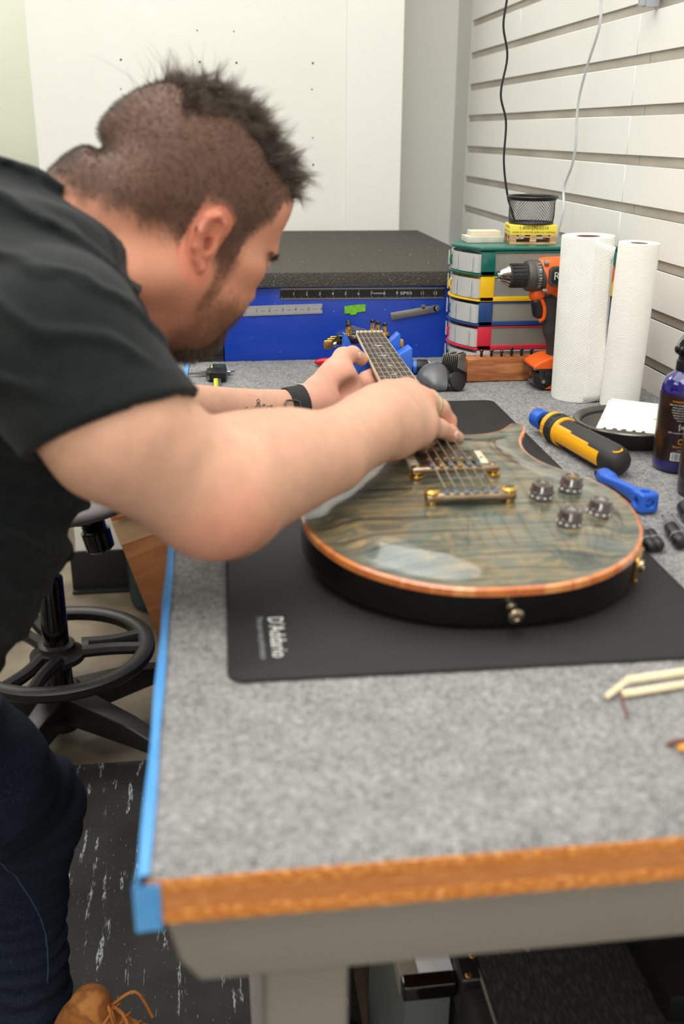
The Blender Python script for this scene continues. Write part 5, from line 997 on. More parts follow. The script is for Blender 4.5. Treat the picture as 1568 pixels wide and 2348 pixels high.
b = MB(); b.lathe([(.006, 0), (.004, .0015), (.0001, .002)], 14, Matrix.Translation((.525, .80, .4421))); b.build('rivet', GOLD, t)
SHW = P('shredder_white', (232, 234, 238), .4, c2=(198, 200, 204), ns=12); SHS = P('shredder_silver', (168, 162, 150), .38, metal=.35, c2=(158, 152, 142), ns=20); SHG = P('shredder_grey', (98, 102, 102), .5, c2=(90, 94, 94), ns=10)
t = thing('paper_shredder', 'white and silver shredder with black slot bar on the floor under the bench', 'shredder', (.225, 1.04, 0))
b = MB(); b.box(.198, .902, .002, .2555, 1.17, .355); b.box(.200, .910, .02, .2555, 1.165, .375); b.build('basket', SHG, t, bevel=.004)
b = MB(); b.box(.1900, .898, .357, .2135, 1.18, .3855); sl = b.build('side_trim', SHS, t, bevel=.003); text('lettering', [('Staples', 0, 0, .0085)], BLACKI, frame((.2020, .935, .3857), (0, -1, 0), (1, 0, 0)), sl)
b = MB(); b.box(.2135, .902, .357, .2568, 1.18, .3845); b.build('top', SHW, t, bevel=.002)
b = MB(); b.box(.1910, .880, .363, .2568, .902, .3860); b.build('slot_bar', GLOSSB, t, bevel=.004, seg=3)
b = MB(); b.box(.2190, .925, .3845, .2310, .962, .4030); b.build('switch', BLACKP, t, bevel=.002)
g = SDF(); g.rc((.140, 1.30, .12), (.142, 1.36, .14), .048, .056, k=0).rc((.140, 1.24, .09), (.140, 1.34, .09), .048, .05, k=.03).rc((.150, 1.25, .13), (.165, 1.28, .17), .02, .02, k=.03).fn(lambda p, d: .008-p[:, 2], op='i', k=.01); o = g.build('gig_bag', P('bag_black', (20, 20, 20), .8, c2=(28, 28, 27), ns=40, bump=.5, bs=200), h=.005)
tag(o, 'soft black bag lying on the floor beside the bench leg', 'bag')
t = thing('storage_tray', 'flat glossy black tray with rounded corner on the floor beside the bench leg', 'tray', (.13, 1.1, 0))
b = MB(); b.prism(rrect(.085, .90, .186, 1.165, .018), .016, .024); b.build('lid', GLOSSB, t, bevel=.003); b = MB(); b.prism(rrect(.093, .91, .178, 1.155, .016), .0145, .0180); b.build('base', BLACKP, t)
b = MB(); b.tube([(.112, 1.10, .026), (.135, 1.09, .028), (.150, 1.07, .028), (.150, 1.02, .027)], .006, 8, 5, flat=.4); b.build('hand_grip', BLACKP, t)
# ================================================================ the man
c2w = lambda v: v[0]*cr+v[1]*cu+v[2]*cf
tl_, yw_, ro_ = math.radians(21), math.radians(44), math.radians(12)
HF = c2w((math.cos(tl_)*math.cos(yw_), -math.sin(tl_)*math.cos(yw_), math.sin(yw_))); HU = c2w((math.sin(tl_), math.cos(tl_), 0)); HS_ = np.cross(HF, HU)
HU, HS_ = math.cos(ro_)*HU+math.sin(ro_)*HS_, math.cos(ro_)*HS_-math.sin(ro_)*HU
HC = at(408, 534, 1.075)
HA = np.array([HF, HU, HS_])
hp = lambda a, b_, c=0.: HC+a*HF+b_*HU+c*HS_
def toh(P_): return (P_-HC) @ HA.T
# palette points used by body, clothing and hair
U0, U1, EL, F1, F2, WR = [at(*p) for p in [(130, 790, .85), (270, 985, .86), (468, 1122, .92), (612, 1085, .975), (752, 1038, 1.035), (862, 970, 1.10)]]
NB_ = [hp(-.035, -.035), at(232, 582, 1.04), at(60, 660, 1.03)]
B = SDF()
# skull, face
B.el(hp(-.020, .047), (.103, .098, .0805), HA, k=0, g='h')
B.el(hp(.045, -.020), (.058, .085, .064), HA, k=.03, g='h')
for s in (-1, 1):
    B.rc(hp(.000, -.055, s*.050), hp(.058, -.080, s*.020), .024, .022, k=.03, g='h')
    B.el(hp(.056, -.030, s*.036), (.034, .034, .026), HA, k=.02, g='h')
    B.el(hp(.055, .006, s*.052), (.028, .016, .018), HA, k=.02, g='h')
B.rc(hp(.068, -.083, .006), hp(.068, -.083, -.006), .0185, k=.02, g='h')
B.rc(hp(.088, .030, -.032), hp(.088, .030, .032), .0125, k=.018, g='h').el(hp(.066, .075), (.032, .045, .056), HA, k=.03, g='h')
for s in (-1, 1): B.el(hp(.103, .011, s*.031), (.016, .012, .018), HA, k=.014, op='s', g='h')
for s in (-1, 1): B.el(hp(.0845, .010, s*.031), (.0128, .0115, .0145), HA, k=.003, g='h').rc(hp(.0960, .0085, s*.020), hp(.0925, .0065, s*.043), .0021, .0018, k=.002, g='h').rc(hp(.0935, .018, s*.018), hp(.0915, .017, s*.044), .0035, .003, k=.004, g='h')
B.chain([hp(.096, .022), hp(.108, -.002), hp(.1130, -.022)], [.0075, .0078, .0112], k=.010, g='h')
for s in (-1, 1): B.el(hp(.1040, -.0270, s*.0125), (.0100, .0080, .0065), HA, k=.005, g='h').el(hp(.1100, -.0345, s*.0065), (.0045, .0040, .0032), HA, k=.002, op='s', g='h')
B.el(hp(.074, -.058), (.022, .024, .030), HA, k=.015, g='h')
B.rc(hp(.0900, -.0545, -.012), hp(.0900, -.0545, .012), .0055, k=.005, g='h').rc(hp(.0870, -.0665, -.012), hp(.0870, -.0665, .012), .0062, k=.005, g='h').rc(hp(.0960, -.0605, -.017), hp(.0960, -.0605, .017), .0012, k=.002, op='s', g='h')
# neck with a roll at the nape
B.rc(NB_[0], NB_[1], .066, .080, k=.03, g='n').rc(NB_[1], NB_[2], .084, .100, k=.02, g='n')
B.rc(hp(.030, -.085), hp(-.03, -.095), .038, .052, k=.035, g='n')
B.rc(at(262, 420, 1.05), at(285, 440, .98), .034, .036, k=.018, g='n').rc(at(215, 450, 1.06), at(235, 470, .99), .045, .045, k=.025, g='n')
B.rc(at(230, 335, .93), at(230, 335, 1.13), .0035, k=.022, op='s', g='n')
B.rc(hp(.000, -.030, .062), at(250, 640, .965), .014, .020, k=.03, g='n')
# ears
for s in (-1, 1):
    eo = lambda a, b_, c: hp(-.009+.88*(a*.98-b_*.22), .005+.88*(b_+a*.22), s*(.0745+c*.95))
    B.el(eo(-.006, .004, .006), (.0165, .029, .0058), HA, k=.008, g='h')
    B.chain([eo(.012, .012, .006), eo(.010, .026, .009), eo(-.002, .033, .012), eo(-.016, .028, .0145), eo(-.022, .012, .0155), eo(-.020, -.006, .0135), eo(-.012, -.020, .0100), eo(-.003, -.028, .0075)], [.0030, .0034, .0037, .0040, .0040, .0036, .0040, .0062], k=.003, g='h')
    B.el(eo(-.004, .008, .0125), (.0092, .0165, .0058), HA, k=.004, op='s', g='h'); B.el(eo(-.002, -.001, .008), (.0055, .0075, .0085), HA, k=.003, op='s', g='h')
    B.chain([eo(-.006, .024, .0100), eo(-.0145, .014, .0125), eo(-.0135, -.004, .0115), eo(-.005, -.014, .0095)], [.0020, .0026, .0026, .0030], k=.003, g='h')
    B.rc(eo(.008, -.002, .0065), eo(.007, -.010, .0060), .0034, .0036, k=.004, g='h')
# upper body core and arms
B.rc(at(0, 690, 1.05), at(-210, 1180, 1.06), .095, .088, k=.03, g='t').rc(U0, at(100, 690, 1.2), .055, .055, k=.02, g='t')
B.chain([U0, U1, EL], [.070, .0655, .0530], k=.03, g='ra')
B.chain([EL, F1, F2, WR], [.0520, .0530, .0440, .0360], k=.026, g='ra')
B.rc(at(520, 1175, .915), at(540, 1180, .93), .030, .028, k=.05, g='ra').rc(at(560, 1050, .955), at(640, 1040, 1.0), .038, .036, k=.04, g='ra')
# right hand, palm down with the little finger towards the camera
J = lambda x, y, D: at(x, y, D-.030)
mc = [((885, 902), 1.235, .0165), ((934, 897), 1.225, .0160), ((966, 922), 1.205, .0155), ((972, 968), 1.185, .0145)]
for (p, D, r), k_ in zip(mc, (.02,)*4): B.rc(J(862+(p[0]-862)*.15, 965+(p[1]-940)*.45, 1.150), J(*p, D), .024, r, k=k_, g='rh')
B.rc(J(880, 955, 1.155), J(940, 940, 1.195), .030, .024, k=.02, g='rh').rc(J(905, 1000, 1.150), J(960, 990, 1.180), .0255, .0180, k=.02, g='rh').rc(at(850, 980, 1.09), J(900, 970, 1.150), .036, .028, k=.02, g='rh')
FG = [[(885, 902, 1.235, .0150), (930, 905, 1.275, .0120), (962, 940, 1.29, .0100), (976, 978, 1.285, .0085)],
      [(934, 897, 1.225, .0148), (985, 916, 1.262, .0118), (1003, 952, 1.278, .0098), (1004, 985, 1.272, .0083)],
      [(966, 922, 1.205, .0145), (1008, 937, 1.232, .0115), (1028, 966, 1.250, .0097), (1031, 992, 1.252, .0080)],
      [(972, 968, 1.185, .0138), (1006, 982, 1.210, .0112), (1030, 993, 1.232, .0100), (1049, 1003, 1.248, .0076)]]
for f_ in FG: B.chain([J(*q[:3]) for q in f_], [q[3] for q in f_], k=.005, g='rh')
B.chain([J(895, 960, 1.165), J(930, 1000, 1.205), J(962, 1020, 1.228), J(985, 1022, 1.243)], [.019, .0145, .0115, .0095], k=.008, g='rh')
# left arm and hand under the neck
LE = at(325, 965, 1.33); LW = at(692, 936, 1.455)
B.chain([at(100, 700, 1.22), LE], [.065, .048], k=.03, g='la').chain([LE, at(420, 952, 1.36), at(560, 948, 1.41), LW], [.047, .0435, .0345, .0268], k=.02, g='la')
B.rc(LW, at(745, 925, 1.470), .0268, .0255, k=.015, g='lh').rc(at(735, 895, 1.470), at(774, 868, 1.478), .0245, .0300, k=.02, g='lh').rc(at(750, 930, 1.475), at(800, 925, 1.490), .0255, .0235, k=.02, g='lh').rc(at(790, 905, 1.492), at(838, 888, 1.515), .0235, .0185, k=.02, g='lh')
B.el(at(800, 893, 1.462), (.015, .013, .011), np.array([cr, cu, cf]), k=.014, op='s', g='lh')
B.chain([at(765, 865, 1.475), at(787, 821, 1.500), at(808, 812, 1.520), at(829, 824, 1.536)], [.0215, .0160, .0122, .0102], k=.010, g='lh')
for i, (m_, p_, q_, t_) in enumerate([((838, 868, 1.520), (866, 854, 1.570), (895, 850, 1.590), (903, 835, 1.580)), ((848, 888, 1.515), (880, 880, 1.560), (908, 872, 1.575), (916, 855, 1.565)), ((845, 908, 1.505), (885, 905, 1.540), (915, 892, 1.550), (925, 878, 1.545)), ((835, 928, 1.500), (875, 930, 1.525), (912, 915, 1.530), (928, 902, 1.520))]):
    B.chain([at(*m_), at(*p_), at(*q_), at(*t_)], [.0118, .0105, .0090, .0075], k=.006, g='lh')
# skin colour: warm base, redder ears, cheeks, knuckles and elbow; hair growth tints the scalp and jaw
def sm(x, a, b_): t = np.clip((x-a)/(b_-a), 0, 1); return t*t*(3-2*t)
def masks(P_):
    q = toh(P_); a, b_, c = q.T; n1 = vnoise(P_, 90, 5)*.006+vnoise(P_, 260, 8)*.004; ac_ = np.abs(c)
    near = sm(-np.linalg.norm(q-np.array([-.02, 0, 0]), axis=1), -.24, -.20)
    amax = .046+.034*(1-np.clip(ac_/.078, 0, 1)**2)+.012*sm(b_, .05, .10)*(ac_ < .07)
    low = np.where(a < -.034, -.012-.10*np.clip(-a-.08, 0, .1), np.where(a < .010, .036+.0*a, np.where(a < .034, -.010, .022+1.6*(a-.034))))
    hair = sm(b_+n1-low, -.012, .016)*sm(amax-a+n1, -.004, .006)*near
    earm = (((a+.010)/.024)**2+((b_-.006)/.038)**2 < 1) & (ac_ > .076); hair = hair*(1-earm)
    beard = sm(a+n1, .010, .032)*sm(-b_+n1, .020, .050)*sm(.125-a, .0, .02)*sm(b_, -.15, -.135)*near*(.55+.45*sm(ac_, 0, .03))
    side = sm(.010-np.abs(a-.028), -.006, .006)*sm(-b_, -.02, .0)*sm(b_, -.075, -.06)*(ac_ > .05)*near
    gote = sm(-b_, .060, .080)*sm(a, .040, .056)*sm(.046-ac_, 0, .012)*near
    must = sm(.016-np.abs(b_+.046), 0, .008)*sm(a, .074, .082)*sm(.032-ac_, 0, .01)*near
    return hair, np.maximum(beard*.85, side*.8), np.maximum(gote, must*.8)
lin = lambda c: np.array(srgb(c)[:3])
def skincol(v):
    q = toh(v); base = lin((206, 160, 136)); C_ = np.tile(base, (len(v), 1))
    n1 = vnoise(v, 28, 1)[:, None]; n2 = vnoise(v, 120, 2)[:, None]; C_ = C_*(1+.05*n1+.03*n2)
    def mix(col, m): nonlocal C_; C_ = C_*(1-m[:, None])+lin(col)*m[:, None]
    head = sm(-np.linalg.norm(v-HC, axis=1), -.26, -.16); mix((190, 128, 102), head*.75)
    ear = sm(-(((q[:, 0]+.010)/.030)**2+((q[:, 1]-.004)/.046)**2), -1.1, -.8)*(np.abs(q[:, 2]) > .074); mix((204, 124, 102), ear*.7)
    mix((206, 128, 104), .6*sm(-np.linalg.norm(v-at(510, 1200, .90), axis=1), -.07, -.02)); 
    for p in [(934, 880, 1.19), (885, 880, 1.2), (985, 905, 1.17), (1035, 975, 1.2)]: mix((214, 146, 124), .5*sm(-np.linalg.norm(v-at(*p), axis=1), -.03, -.01))
    lh = np.linalg.norm(v-at(790, 880, 1.47), axis=1); mix((214, 152, 132), .6*sm(-lh, -.09, -.05))
    h_, b_, g_ = masks(v); fz = .5+.5*vnoise(v, 600, 12); mix((78, 60, 52), h_*(.80+.14*fz)); mix((112, 76, 58), b_*(.62+.2*fz)); mix((62, 42, 31), g_*.9)
    return C_
SKIN = vcolmat('skin', .52, bump=.22, bs=520, sss=.12, mul=(55, .94, 1.06), spec=.28)
man = thing('person', 'man in black t-shirt and dark jeans bending over the guitar on the bench', 'person', (-.35, 1.15, 0))
body = B.build('body', SKIN, man, h=.0023, col=skincol)
# ---------------------------------------------------------------- t-shirt
hemn = c2w((.364, -.931, .03)); hemp = at(252, 973, .87); hemn2 = (LE-at(100, 700, 1.22)); hemn2 /= np.linalg.norm(hemn2); hemp2 = at(245, 860, 1.29)
T = SDF()
T.rc(at(100, 790, .862), at(274, 1018, .862), .0660, .0715, k=0).fn(lambda p, d: (p-hemp) @ hemn, op='i')
fold = lambda p: (p @ c2w((.40, .91, .1)))
TL = SDF().rc(at(100, 700, 1.20), LE, .082, .062, k=0).fn(lambda p, d: (p-hemp2) @ hemn2, op='i')
TT = SDF().rc(at(-60, 772, 1.02), at(-70, 800, 1.02), .163, .163, k=0).rc(at(-80, 800, 1.02), at(-200, 1200, 1.055), .160, .144, k=.06).rc(at(-200, 1200, 1.055), at(-390, 1640, 1.12), .144, .150, k=.06).rc(at(80, 720, .92), at(60, 640, 1.20), .085, .09, k=.07).rc(at(-400, 740, 1.05), at(-100, 760, 1.03), .145, .15, k=.05)
def shirt(p):
    a = T.ev(p); b_ = TT.ev(p); c = TL.ev(p); k = .055
    fo = 1-2*np.abs(np.sin(fold(p)*70+1.6*vnoise(p, 8, 21)+.5*vnoise(p, 30, 22))); wgt = sm(p @ c2w((1, 0, 0)), -.60, -.10)*.5+.5
    fo2 = np.sin((p @ c2w((.15, .98, .2)))*90+2.5*vnoise(p, 7, 31))
    dsp = -.0075*sm(fo, -.4, 1.)*wgt+.0042*fo2+.0034*vnoise(p, 16, 23)
    hem = np.abs((p-hemp) @ hemn+.020)
    T1 = a+dsp*sm(-((p-hemp) @ hemn), .0, .05)-.0009*(((p-hemp) @ hemn) > -.020)
    T2 = b_+dsp
    h = np.maximum(k-np.abs(T1-T2), 0)/k; d = np.minimum(T1, T2)-h*h*k*.25*sm(-((p-hemp) @ hemn), .0, .08)
    h = np.maximum(.04-np.abs(d-c), 0)/.04; d = np.minimum(d, c)-h*h*.01
    arm = B.ev(p, only=('ra', 'la')); neck = B.ev(p, only=('n', 'h')); arm_in = np.where((((p-hemp) @ hemn) > -.005) | (((p-hemp2) @ hemn2) > -.005), arm-.0012, 1.)
    cov = np.maximum(B.ev(p, only=('ra',))-.0078-.0050*sm(fo, -.4, 1.)*sm(-((p-hemp) @ hemn), .012, .05)-.0012*(((p-hemp) @ hemn) > -.022), (p-hemp) @ hemn); cov2 = np.maximum(B.ev(p, only=('la',))-.0085, (p-hemp2) @ hemn2); tor = B.ev(p, only=('t',))-.008; 
    for e_ in (cov, cov2, tor): h = np.maximum(.016-np.abs(d-e_), 0)/.016; d = np.minimum(d, e_)-h*h*.004
    d = np.maximum(d, -arm_in)
    d = d-.0022*sm(-np.abs(neck-.010), -.014, -.0090)
    d = np.maximum(d, -(neck-.0025)); return np.maximum(d, -(p-at(-360, 1690, 1.12)) @ c2w((.1, 1, 0)))
COT = mat('black_cotton', (19, 23, 25), .85, c2=(24, 28, 30), ns=(60, 60, 60), bump=.35, bs=1300, bd=2, spec=.2, sheen=.06)
v, f_ = T.mesh(at(-900, 1200, 1.0)-[.1, .5, .55], at(450, 700, 1.3)+[.05, .25, .45], .0042, slack=1.8, f=shirt)
rawmesh('t_shirt', v, f_, COT, man)
# ---------------------------------------------------------------- jeans, boots
K_, AN = at(60, 1855, 1.45), at(72, 2320, 1.60); HP = at(-330, 1690, 1.17); HL = HP+np.array([-.03, .20, .0]); KL = np.array([-.70, 1.42, .44]); AL = np.array([-.86, 1.50, .12])
JN = SDF().rc(HP, HL, .135, .135, k=0).rc(HP+[0, 0, .06], HL+[0, 0, .06], .13, .13, k=.05).rc(HP, at(-70, 1790, 1.30), .125, .098, k=.05).rc(at(-70, 1790, 1.30), K_, .098, .078, k=.03).rc(K_, at(42, 2050, 1.55), .078, .0700, k=.03).rc(at(42, 2050, 1.55), AN, .0695, .0600, k=.02).rc(AN, AN-[0, 0, .04], .066, .074, k=.02)
JN.rc(HL, KL, .125, .08, k=.05).rc(KL, AL, .078, .062, k=.03)
def jeans(p):
    d = JN.ev(p); z = p[:, 2]; d = d+.0030*vnoise(p*[1, 1, 2.2], 17, 41)+.0022*np.sin(z*210+3*vnoise(p, 12, 42))*sm(-z, -.30, -.14)+.0022*np.sin(z*120+4*vnoise(p, 10, 43))*sm(-np.abs(z-.42), -.14, -.03)
    return np.maximum(np.maximum(d, .030-z), (p-at(-360, 1640, 1.12)) @ c2w((.1, 1, 0)))
DEN = mat('dark_denim', (30, 40, 56), .85, c2=[(20, 28, 42), (48, 62, 84)], ns=(420, 420, 260), amt=(.3, .75), bump=.5, bs=(900, 900, 400), spec=.2)
v, f_ = JN.mesh([-1.05, .75, .03], [-.12, 1.75, .98], .0055, slack=1.8, f=jeans); rawmesh('jeans', v, f_, DEN, man)
seam = []
for z in np.linspace(.46, .10, 40):
    c_ = np.array([-.31+.02*math.sin(9*z), .9, z]); o_ = c_; dr_ = np.array([0, 1., 0])
    for _ in range(60):
        d = float(jeans(o_[None])[0]); o_ = o_+dr_*max(d, .0004)
        if d < .0008: break
    if d < .01: seam.append(o_)
if len(seam) > 6:
    b = MB(); b.tube(seam, .0011, 5); b.build('seam', P('denim_thread', (60, 84, 110), .8, c2=(50, 72, 96), ns=400), man)
TAN = P('tan_leather', (178, 112, 52), .6, c2=[(150, 90, 40), (196, 128, 64)], ns=40, bump=.6, bs=(900, 900, 400)); SOLE = P('boot_sole', (226, 214, 190), .6, c2=(206, 192, 166), ns=30)
def boot(c, d_):
    c = np.array(c); d_ = np.array(d_)/np.linalg.norm(d_); u = np.array([0, 0, 1.])
    g = SDF().rc(c+u*.055, c+d_*.10+u*.045, .046, .040, k=0).rc(c+d_*.10+u*.045, c+d_*.185+u*.040, .040, .038, k=.02).rc(c+u*.06, c+d_*.012+u*.112, .038, .031, k=.03).fn(lambda p, d: .022-p[:, 2], op='i', k=.004)
    o = g.build('boot', TAN, man, h=.0032)
    g = SDF().rc(c+u*.016-d_*.008, c+d_*.19+u*.016, .050, .046, k=0).fn(lambda p, d: np.abs(p[:, 2]-.0125)-.0115, op='i', k=.003); g.build('sole', SOLE, o, h=.004)
    s = np.cross(d_, u); b = MB()
    for i in range(5): e = c+d_*(.045+.018*i)+u*(.115-.009*i); b.tube([e-s*.026-u*.012, e+d_*.006+u*.002, e+s*.026-u*.012], .0022, 6, 4)
    e = c+d_*.050+u*.128
    b.tube([e, e+s*.03+d_*.02+u*.035, e+s*.03+d_*.028+u*.0, e], .0022, 6, 6); b.tube([e, e+d_*.04+s*.02+u*.010, e+d_*.075+s*.045-u*.05], .0023, 6, 6); b.tube([e, e+d_*.03-s*.02+u*.02, e+d_*.05-s*.03-u*.03], .0023, 6, 6)
    b.build('laces', P('lace_tan', (190, 120, 56), .7, c2=(170, 104, 44), ns=300), o)
boot((-.232, 1.165, .001), (.86, -.50, 0)); boot((-.86, 1.50, .001), (.95, -.1, 0))
# ---------------------------------------------------------------- hair
def ribbons(roots, dirs, ln, rad, curl, bend, seg=4):
    """tapering three-sided strands as one array mesh"""
    n = len(roots); t = np.linspace(0, 1, seg+1)[:, None, None]; side = np.cross(dirs, rng.normal(size=(n, 3))); side /= np.linalg.norm(side, axis=1)[:, None]
    ctr = roots[None]+dirs[None]*ln[None, :, None]*t+(bend[None]+side[None]*curl[None, :, None])*ln[None, :, None]*t**2
    s2 = np.cross(dirs, side); r = rad[None, :, None]*(1-.85*t**1.5)
    rings = np.stack([ctr+r*side[None], ctr+r*(-.5*side+.87*s2)[None], ctr+r*(-.5*side-.87*s2)[None]], 2)   # seg+1, n, 3, xyz
    v = rings.transpose(1, 0, 2, 3).reshape(-1, 3); base = (np.arange(n)*(seg+1)*3)[:, None, None]; k = (np.arange(seg)*3)[None, :, None]
    a = np.array([[0, 1, 4, 3], [1, 2, 5, 4], [2, 0, 3, 5]]).reshape(1, 1, 12); return v, (base+k+a).reshape(-1, 4)
bv = np.empty(3*len(body.data.vertices), np.float32); body.data.vertices.foreach_get('co', bv); bv = bv.reshape(-1, 3)+np.array(WM['person'].translation)
hm, bm_, gm = masks(bv); hq = toh(bv)
HAIRM = vcolmat('hair_brown', .42, spec=.5)
def pick(mask, n): p = mask/mask.sum(); return rng.choice(len(bv), n, p=p)
nrmB = lambda P_: B.grad(P_, lambda x: B.ev(x, only=('h', 'n')))
cl_ = lambda n, lo_, hi_, seg: np.repeat(rng.uniform(lo_, hi_, n), (seg+1)*3)[:, None]*np.array([1.0, .72, .54])
# clipped sides
i = pick(hm*((np.abs(hq[:, 2]) < .0765) | (((hq[:, 0]+.01)/.03)**2+((hq[:, 1]-.006)/.045)**2 > 1)), 36000); r0 = bv[i]+rng.normal(size=(36000, 3))*.0007; nm = nrmB(r0); dr = nm*.62-HU*.35-HF*.45+rng.normal(size=nm.shape)*.12; dr /= np.linalg.norm(dr, axis=1)[:, None]
V1, F_1 = ribbons(r0, dr, rng.uniform(.0025, .0060, 36000)*hm[i], np.full(36000, .00013), rng.normal(size=36000)*.1, dr*0, 2); C1 = cl_(36000, .035, .13, 2)
o = rawmesh('clipped_hair', V1, F_1, HAIRM, man, col=C1, smooth=False); stuff(o)
# long top, in clumps
top = hm*(np.abs(hq[:, 2]) < .050)*(hq[:, 1] > .080)*(hq[:, 0] > -.080)
NC = 950; ci = pick(top, NC); cr_pts = bv[ci]; cn = nrmB(cr_pts); cq = toh(cr_pts)
cd = cn*.75+HF[None]*(.30+2.2*np.clip(cq[:, 0], -.05, .08))[:, None]+HU*.12+rng.normal(size=cn.shape)*.27; cd /= np.linalg.norm(cd, axis=1)[:, None]
clen = .0110+.0115*rng.random(NC)+.006*sm(cq[:, 0], -.03, .03)-.010*sm(np.abs(cq[:, 2]), .022, .045); cb = rng.normal(size=(NC, 3))*.42+HF*.12-HU*.05
NS = 28; rr_ = np.repeat(np.arange(NC), NS); n = len(rr_); off = rng.normal(size=(n, 3))*.0030; off -= (off*cn[rr_]).sum(1)[:, None]*cn[rr_]; rt = cr_pts[rr_]+off; dq = B.ev(rt, only=('h', 'n')); rt = rt-(dq+.001)[:, None]*cn[rr_]
ln = clen[rr_]*rng.uniform(.65, 1.08, n); dr = cd[rr_]-off*rng.uniform(5, 26, n)[:, None]+rng.normal(size=(n, 3))*.05; dr /= np.linalg.norm(dr, axis=1)[:, None]
V2, F2_ = ribbons(rt, dr, ln, np.full(n, .00021), rng.normal(size=n)*.06, cb[rr_], 4); base_ = np.repeat(rng.uniform(.6, 1.25, NC)[rr_], 15)[:, None]
o = rawmesh('hair', V2, F2_, HAIRM, man, col=cl_(n, .050, .165, 4)*base_, smooth=False); stuff(o)
# stray wisps at the crown
i = pick(hm*(hq[:, 0] < -.045)*(hq[:, 0] > -.095)*(np.abs(hq[:, 2]) < .035)*(hq[:, 1] > .10), 46); r0 = bv[i]; nm = nrmB(r0); dr = nm+c2w((.15, .5, 0))-HF*.3*rng.random((46, 1))+rng.normal(size=(46, 3))*.28; dr /= np.linalg.norm(dr, axis=1)[:, None]
V3, F3 = ribbons(r0, dr, rng.uniform(.022, .042, 46), np.full(46, .00026), rng.normal(size=46)*.25, c2w((-.45, .1, 0))[None]*rng.uniform(-.6, 1.3, (46, 1)), 6); rawmesh('hair_wisps', V3, F3, HAIRM, man, col=cl_(46, .04, .07, 6), smooth=False)
# beard and brows
i = np.concatenate([pick(gm, 9000), pick(bm_, 12000)]); n = len(i); isg = np.arange(n) < 9000; r0 = bv[i]+rng.normal(size=(n, 3))*.0006; nm = nrmB(r0); dr = nm*.6-HU*.8+HF*.1+rng.normal(size=nm.shape)*.25; dr /= np.linalg.norm(dr, axis=1)[:, None]
V4, F4 = ribbons(r0, dr, np.where(isg, rng.uniform(.005, .013, n), rng.uniform(.0018, .0036, n)), np.where(isg, .00018, .00011), rng.normal(size=n)*.2, -HU[None]*.2+0*nm, 3); o = rawmesh('beard', V4, F4, HAIRM, man, col=cl_(n, .05, .17, 3)*[1.1, .95, .85], smooth=False); stuff(o)
bw = ((np.abs(hq[:, 1]-.031-.004*np.cos(hq[:, 2]*60)) < .0045) & (hq[:, 0] > .075) & (np.abs(hq[:, 2]) > .012) & (np.abs(hq[:, 2]) < .052)).astype(float)+1e-12*(hm > 2); i = pick(bw+1e-15, 700); r0 = bv[i]; nm = nrmB(r0); dr = nm*.45+HU*.2+np.sign(hq[i, 2])[:, None]*HS_*.8+rng.normal(size=nm.shape)*.15; dr /= np.linalg.norm(dr, axis=1)[:, None]
V5, F5 = ribbons(r0, dr, rng.uniform(.004, .008, 700), np.full(700, .00018), rng.normal(size=700)*.1, 0*nm, 2); rawmesh('eyebrows', V5, F5, HAIRM, man, col=cl_(700, .02, .05, 2), smooth=False)
n = 60; u = rng.random(n); s = np.where(np.arange(n) % 2, 1, -1); r0 = np.array([hp(.0975-.003*q, .0085-.002*q, k*(.020+.022*q)) for q, k in zip(u, s)]); dr = np.tile(HF-.25*HU, (n, 1))+rng.normal(size=(n, 3))*.12; V6, F6 = ribbons(r0, dr/np.linalg.norm(dr, axis=1)[:, None], rng.uniform(.006, .009, n), np.full(n, .00016), rng.normal(size=n)*.1, np.tile(HU*.3, (n, 1)), 3); rawmesh('eyelashes', V6, F6, HAIRM, man, col=cl_(n, .01, .02, 3), smooth=False)
# ---------------------------------------------------------------- watch strap, ring, nails, tattoo
def onskin(x, y, D, off=.0, only=('la', 'lh', 'ra', 'rh')):
    o_ = at(x, y, D); dr_ = (o_-CAM)/np.linalg.norm(o_-CAM)
    for _ in range(50):
        d = float(B.ev(o_[None], only=only)[0])-off; o_ = o_+dr_*d*.8
        if abs(d) < .0001: break
    return Vector(o_)
wc = at(671, 937, 1.450); wa = (LW-at(560, 948, 1.41)); wa /= np.linalg.norm(wa)
def band(p, d):
    t = (p-wc) @ wa; e = B.ev(p, only=('la', 'lh')); ang = np.arctan2((p-wc) @ cu, (p-wc) @ cf); br_ = .0005*np.sin(t*1900+np.where(np.sin(ang*26) > 0, 1.57, -1.57)+ang*26)
    return np.maximum(np.abs(e-.0014)-.0014-br_, np.abs(t)-.0135)
g = SDF(); g.fn(band, op='set'); wt = g.build('watch_strap', P('strap_black', (26, 28, 28), .75, c2=(34, 36, 36), ns=500, bump=.5, bs=900), man, lo=wc-.06, hi=wc+.06, h=.0013)
b = MB(); pts = [onskin(x, y, 1.38, .0036) for x, y in [(655, 921), (654, 935), (656, 948), (662, 955), (676, 957), (686, 954), (690, 946), (689, 932), (687, 923), (680, 919), (662, 918)]]; b.tube(pts, .0014, 8, 5, closed=True); b.build('buckle', P('buckle_graphite', (90, 90, 92), .25, metal=.9, c2=(80, 80, 82), ns=30), wt)
rp, rq = J(*FG[2][0][:3]), J(*FG[2][1][:3]); rx = (rq-rp)/np.linalg.norm(rq-rp); rcn = rp+(rq-rp)*.62; sd_ = np.cross(rx, [0, 0, 1]); sd_ /= np.linalg.norm(sd_); up_ = np.cross(sd_, rx)
b = MB(); b.tube([rcn+(math.cos(a)*sd_+math.sin(a)*up_)*.0136+rx*q for a, q in [(2*PI*i/36, 0) for i in range(36)]], .0017, 8, closed=True, flat=1.3); b.build('ring', P('ring_olive', (150, 146, 108), .4, c2=(170, 166, 130), ns=300, metal=.3), man)
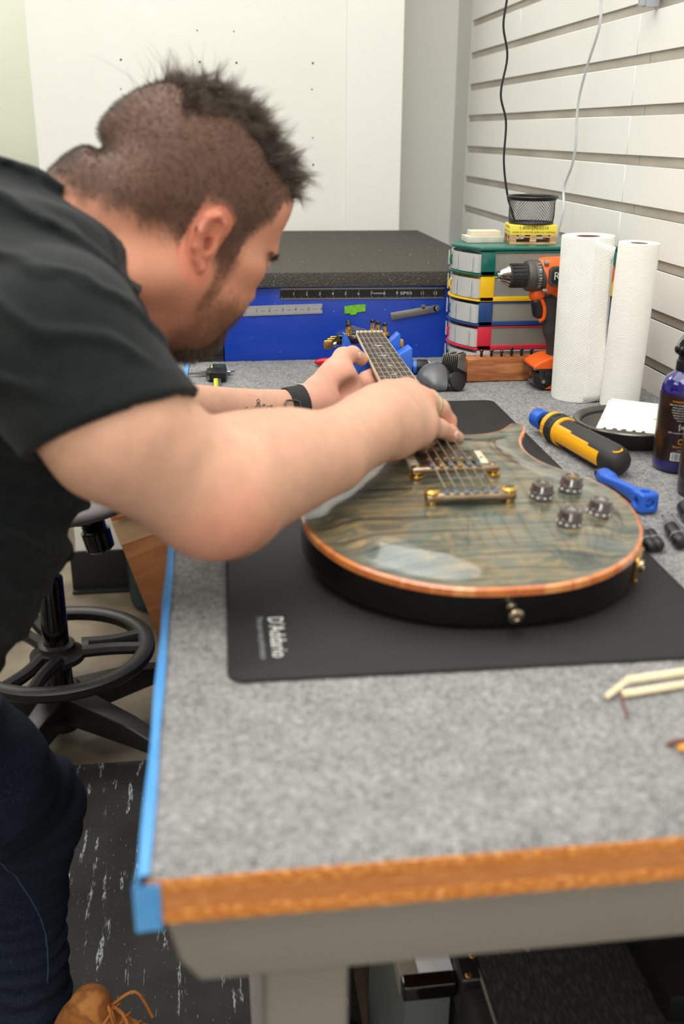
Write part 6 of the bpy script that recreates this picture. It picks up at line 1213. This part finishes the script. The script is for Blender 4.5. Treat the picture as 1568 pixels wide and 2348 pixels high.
NAIL = P('nail', (226, 180, 164), .3, c2=(232, 196, 180), ns=90)
def nail(x, y, D, ax, r=(.0058, .0075, .0018)):
    p = np.array(onskin(x, y, D, -.0004)); n_ = B.grad(p[None], lambda q: B.ev(q, only=('lh', 'rh')))[0]; ax = ax-(ax @ n_)*n_; ax /= np.linalg.norm(ax); b = MB(); Mn = frame(p, np.cross(ax, n_), ax); b.sph((0, 0, 0), (r[0], r[1], r[2]), 16, 10, Mn); b.build('nail', NAIL, man)
nail(1047, 998, 1.15, J(*FG[3][3][:3])-J(*FG[3][2][:3]), (.0048, .0062, .0014))
nail(826, 815, 1.45, at(829, 824, 1.536)-at(808, 812, 1.520), (.0050, .0070, .0012))
INK = P('tattoo_ink', (52, 62, 66), .6, c2=(66, 74, 76), ns=300); tb = MB()
def ink(pts, r=.00062, closed=False): tb.tube([onskin(x, y, 1.33, .00005, ('la',)) for x, y in pts], r, 4, 3, closed=closed)
cx_, cy_ = 592, 939; rt_ = lambda dx, dy: (cx_+dx, cy_+dy)
ink([rt_(-22, -1), rt_(40, 0)]); ink([rt_(0, -17), rt_(0, 12)])
for s in (5, 9, 13): ink([rt_(-s, 0), rt_(-s*.5, -s*.5), rt_(0, -s), rt_(s*.5, -s*.5), rt_(s, 0), rt_(s*.5, s*.45), rt_(0, s*.9), rt_(-s*.5, s*.45)], .00062, True)
for c_, q in (((-27, -1), 3.6), ((0, -20), 3.4), ((36, 1), 3.6)): ink([rt_(c_[0]+q*math.cos(a), c_[1]+q*math.sin(a)) for a in np.linspace(0, 6.28, 9)[:-1]], .00065, True)
ink([rt_(-16, -5), rt_(-16, 4)]); ink([rt_(-4, -14), rt_(4, -14)]); ink([rt_(14, -1), rt_(24, -8), rt_(30, -1), rt_(24, 7), rt_(14, 1)]); ink([rt_(30, -8), rt_(32, -4), rt_(30, 0)]); ink([rt_(30, 10), rt_(32, 5), rt_(30, 1)])
for s in (-1, 1): ink([rt_(9, s*11-1), rt_(13, s*7-1), rt_(17, s*11-1)]); ink([rt_(13, s*12-1), rt_(13, s*3-1)]); ink([rt_(10, s*8-1), rt_(16, s*8-1)]); ink([rt_(20, s*3), rt_(20, s*8)]); ink([rt_(27, s*9), rt_(33, s*9)])
tb.build('tattoo', INK, man)
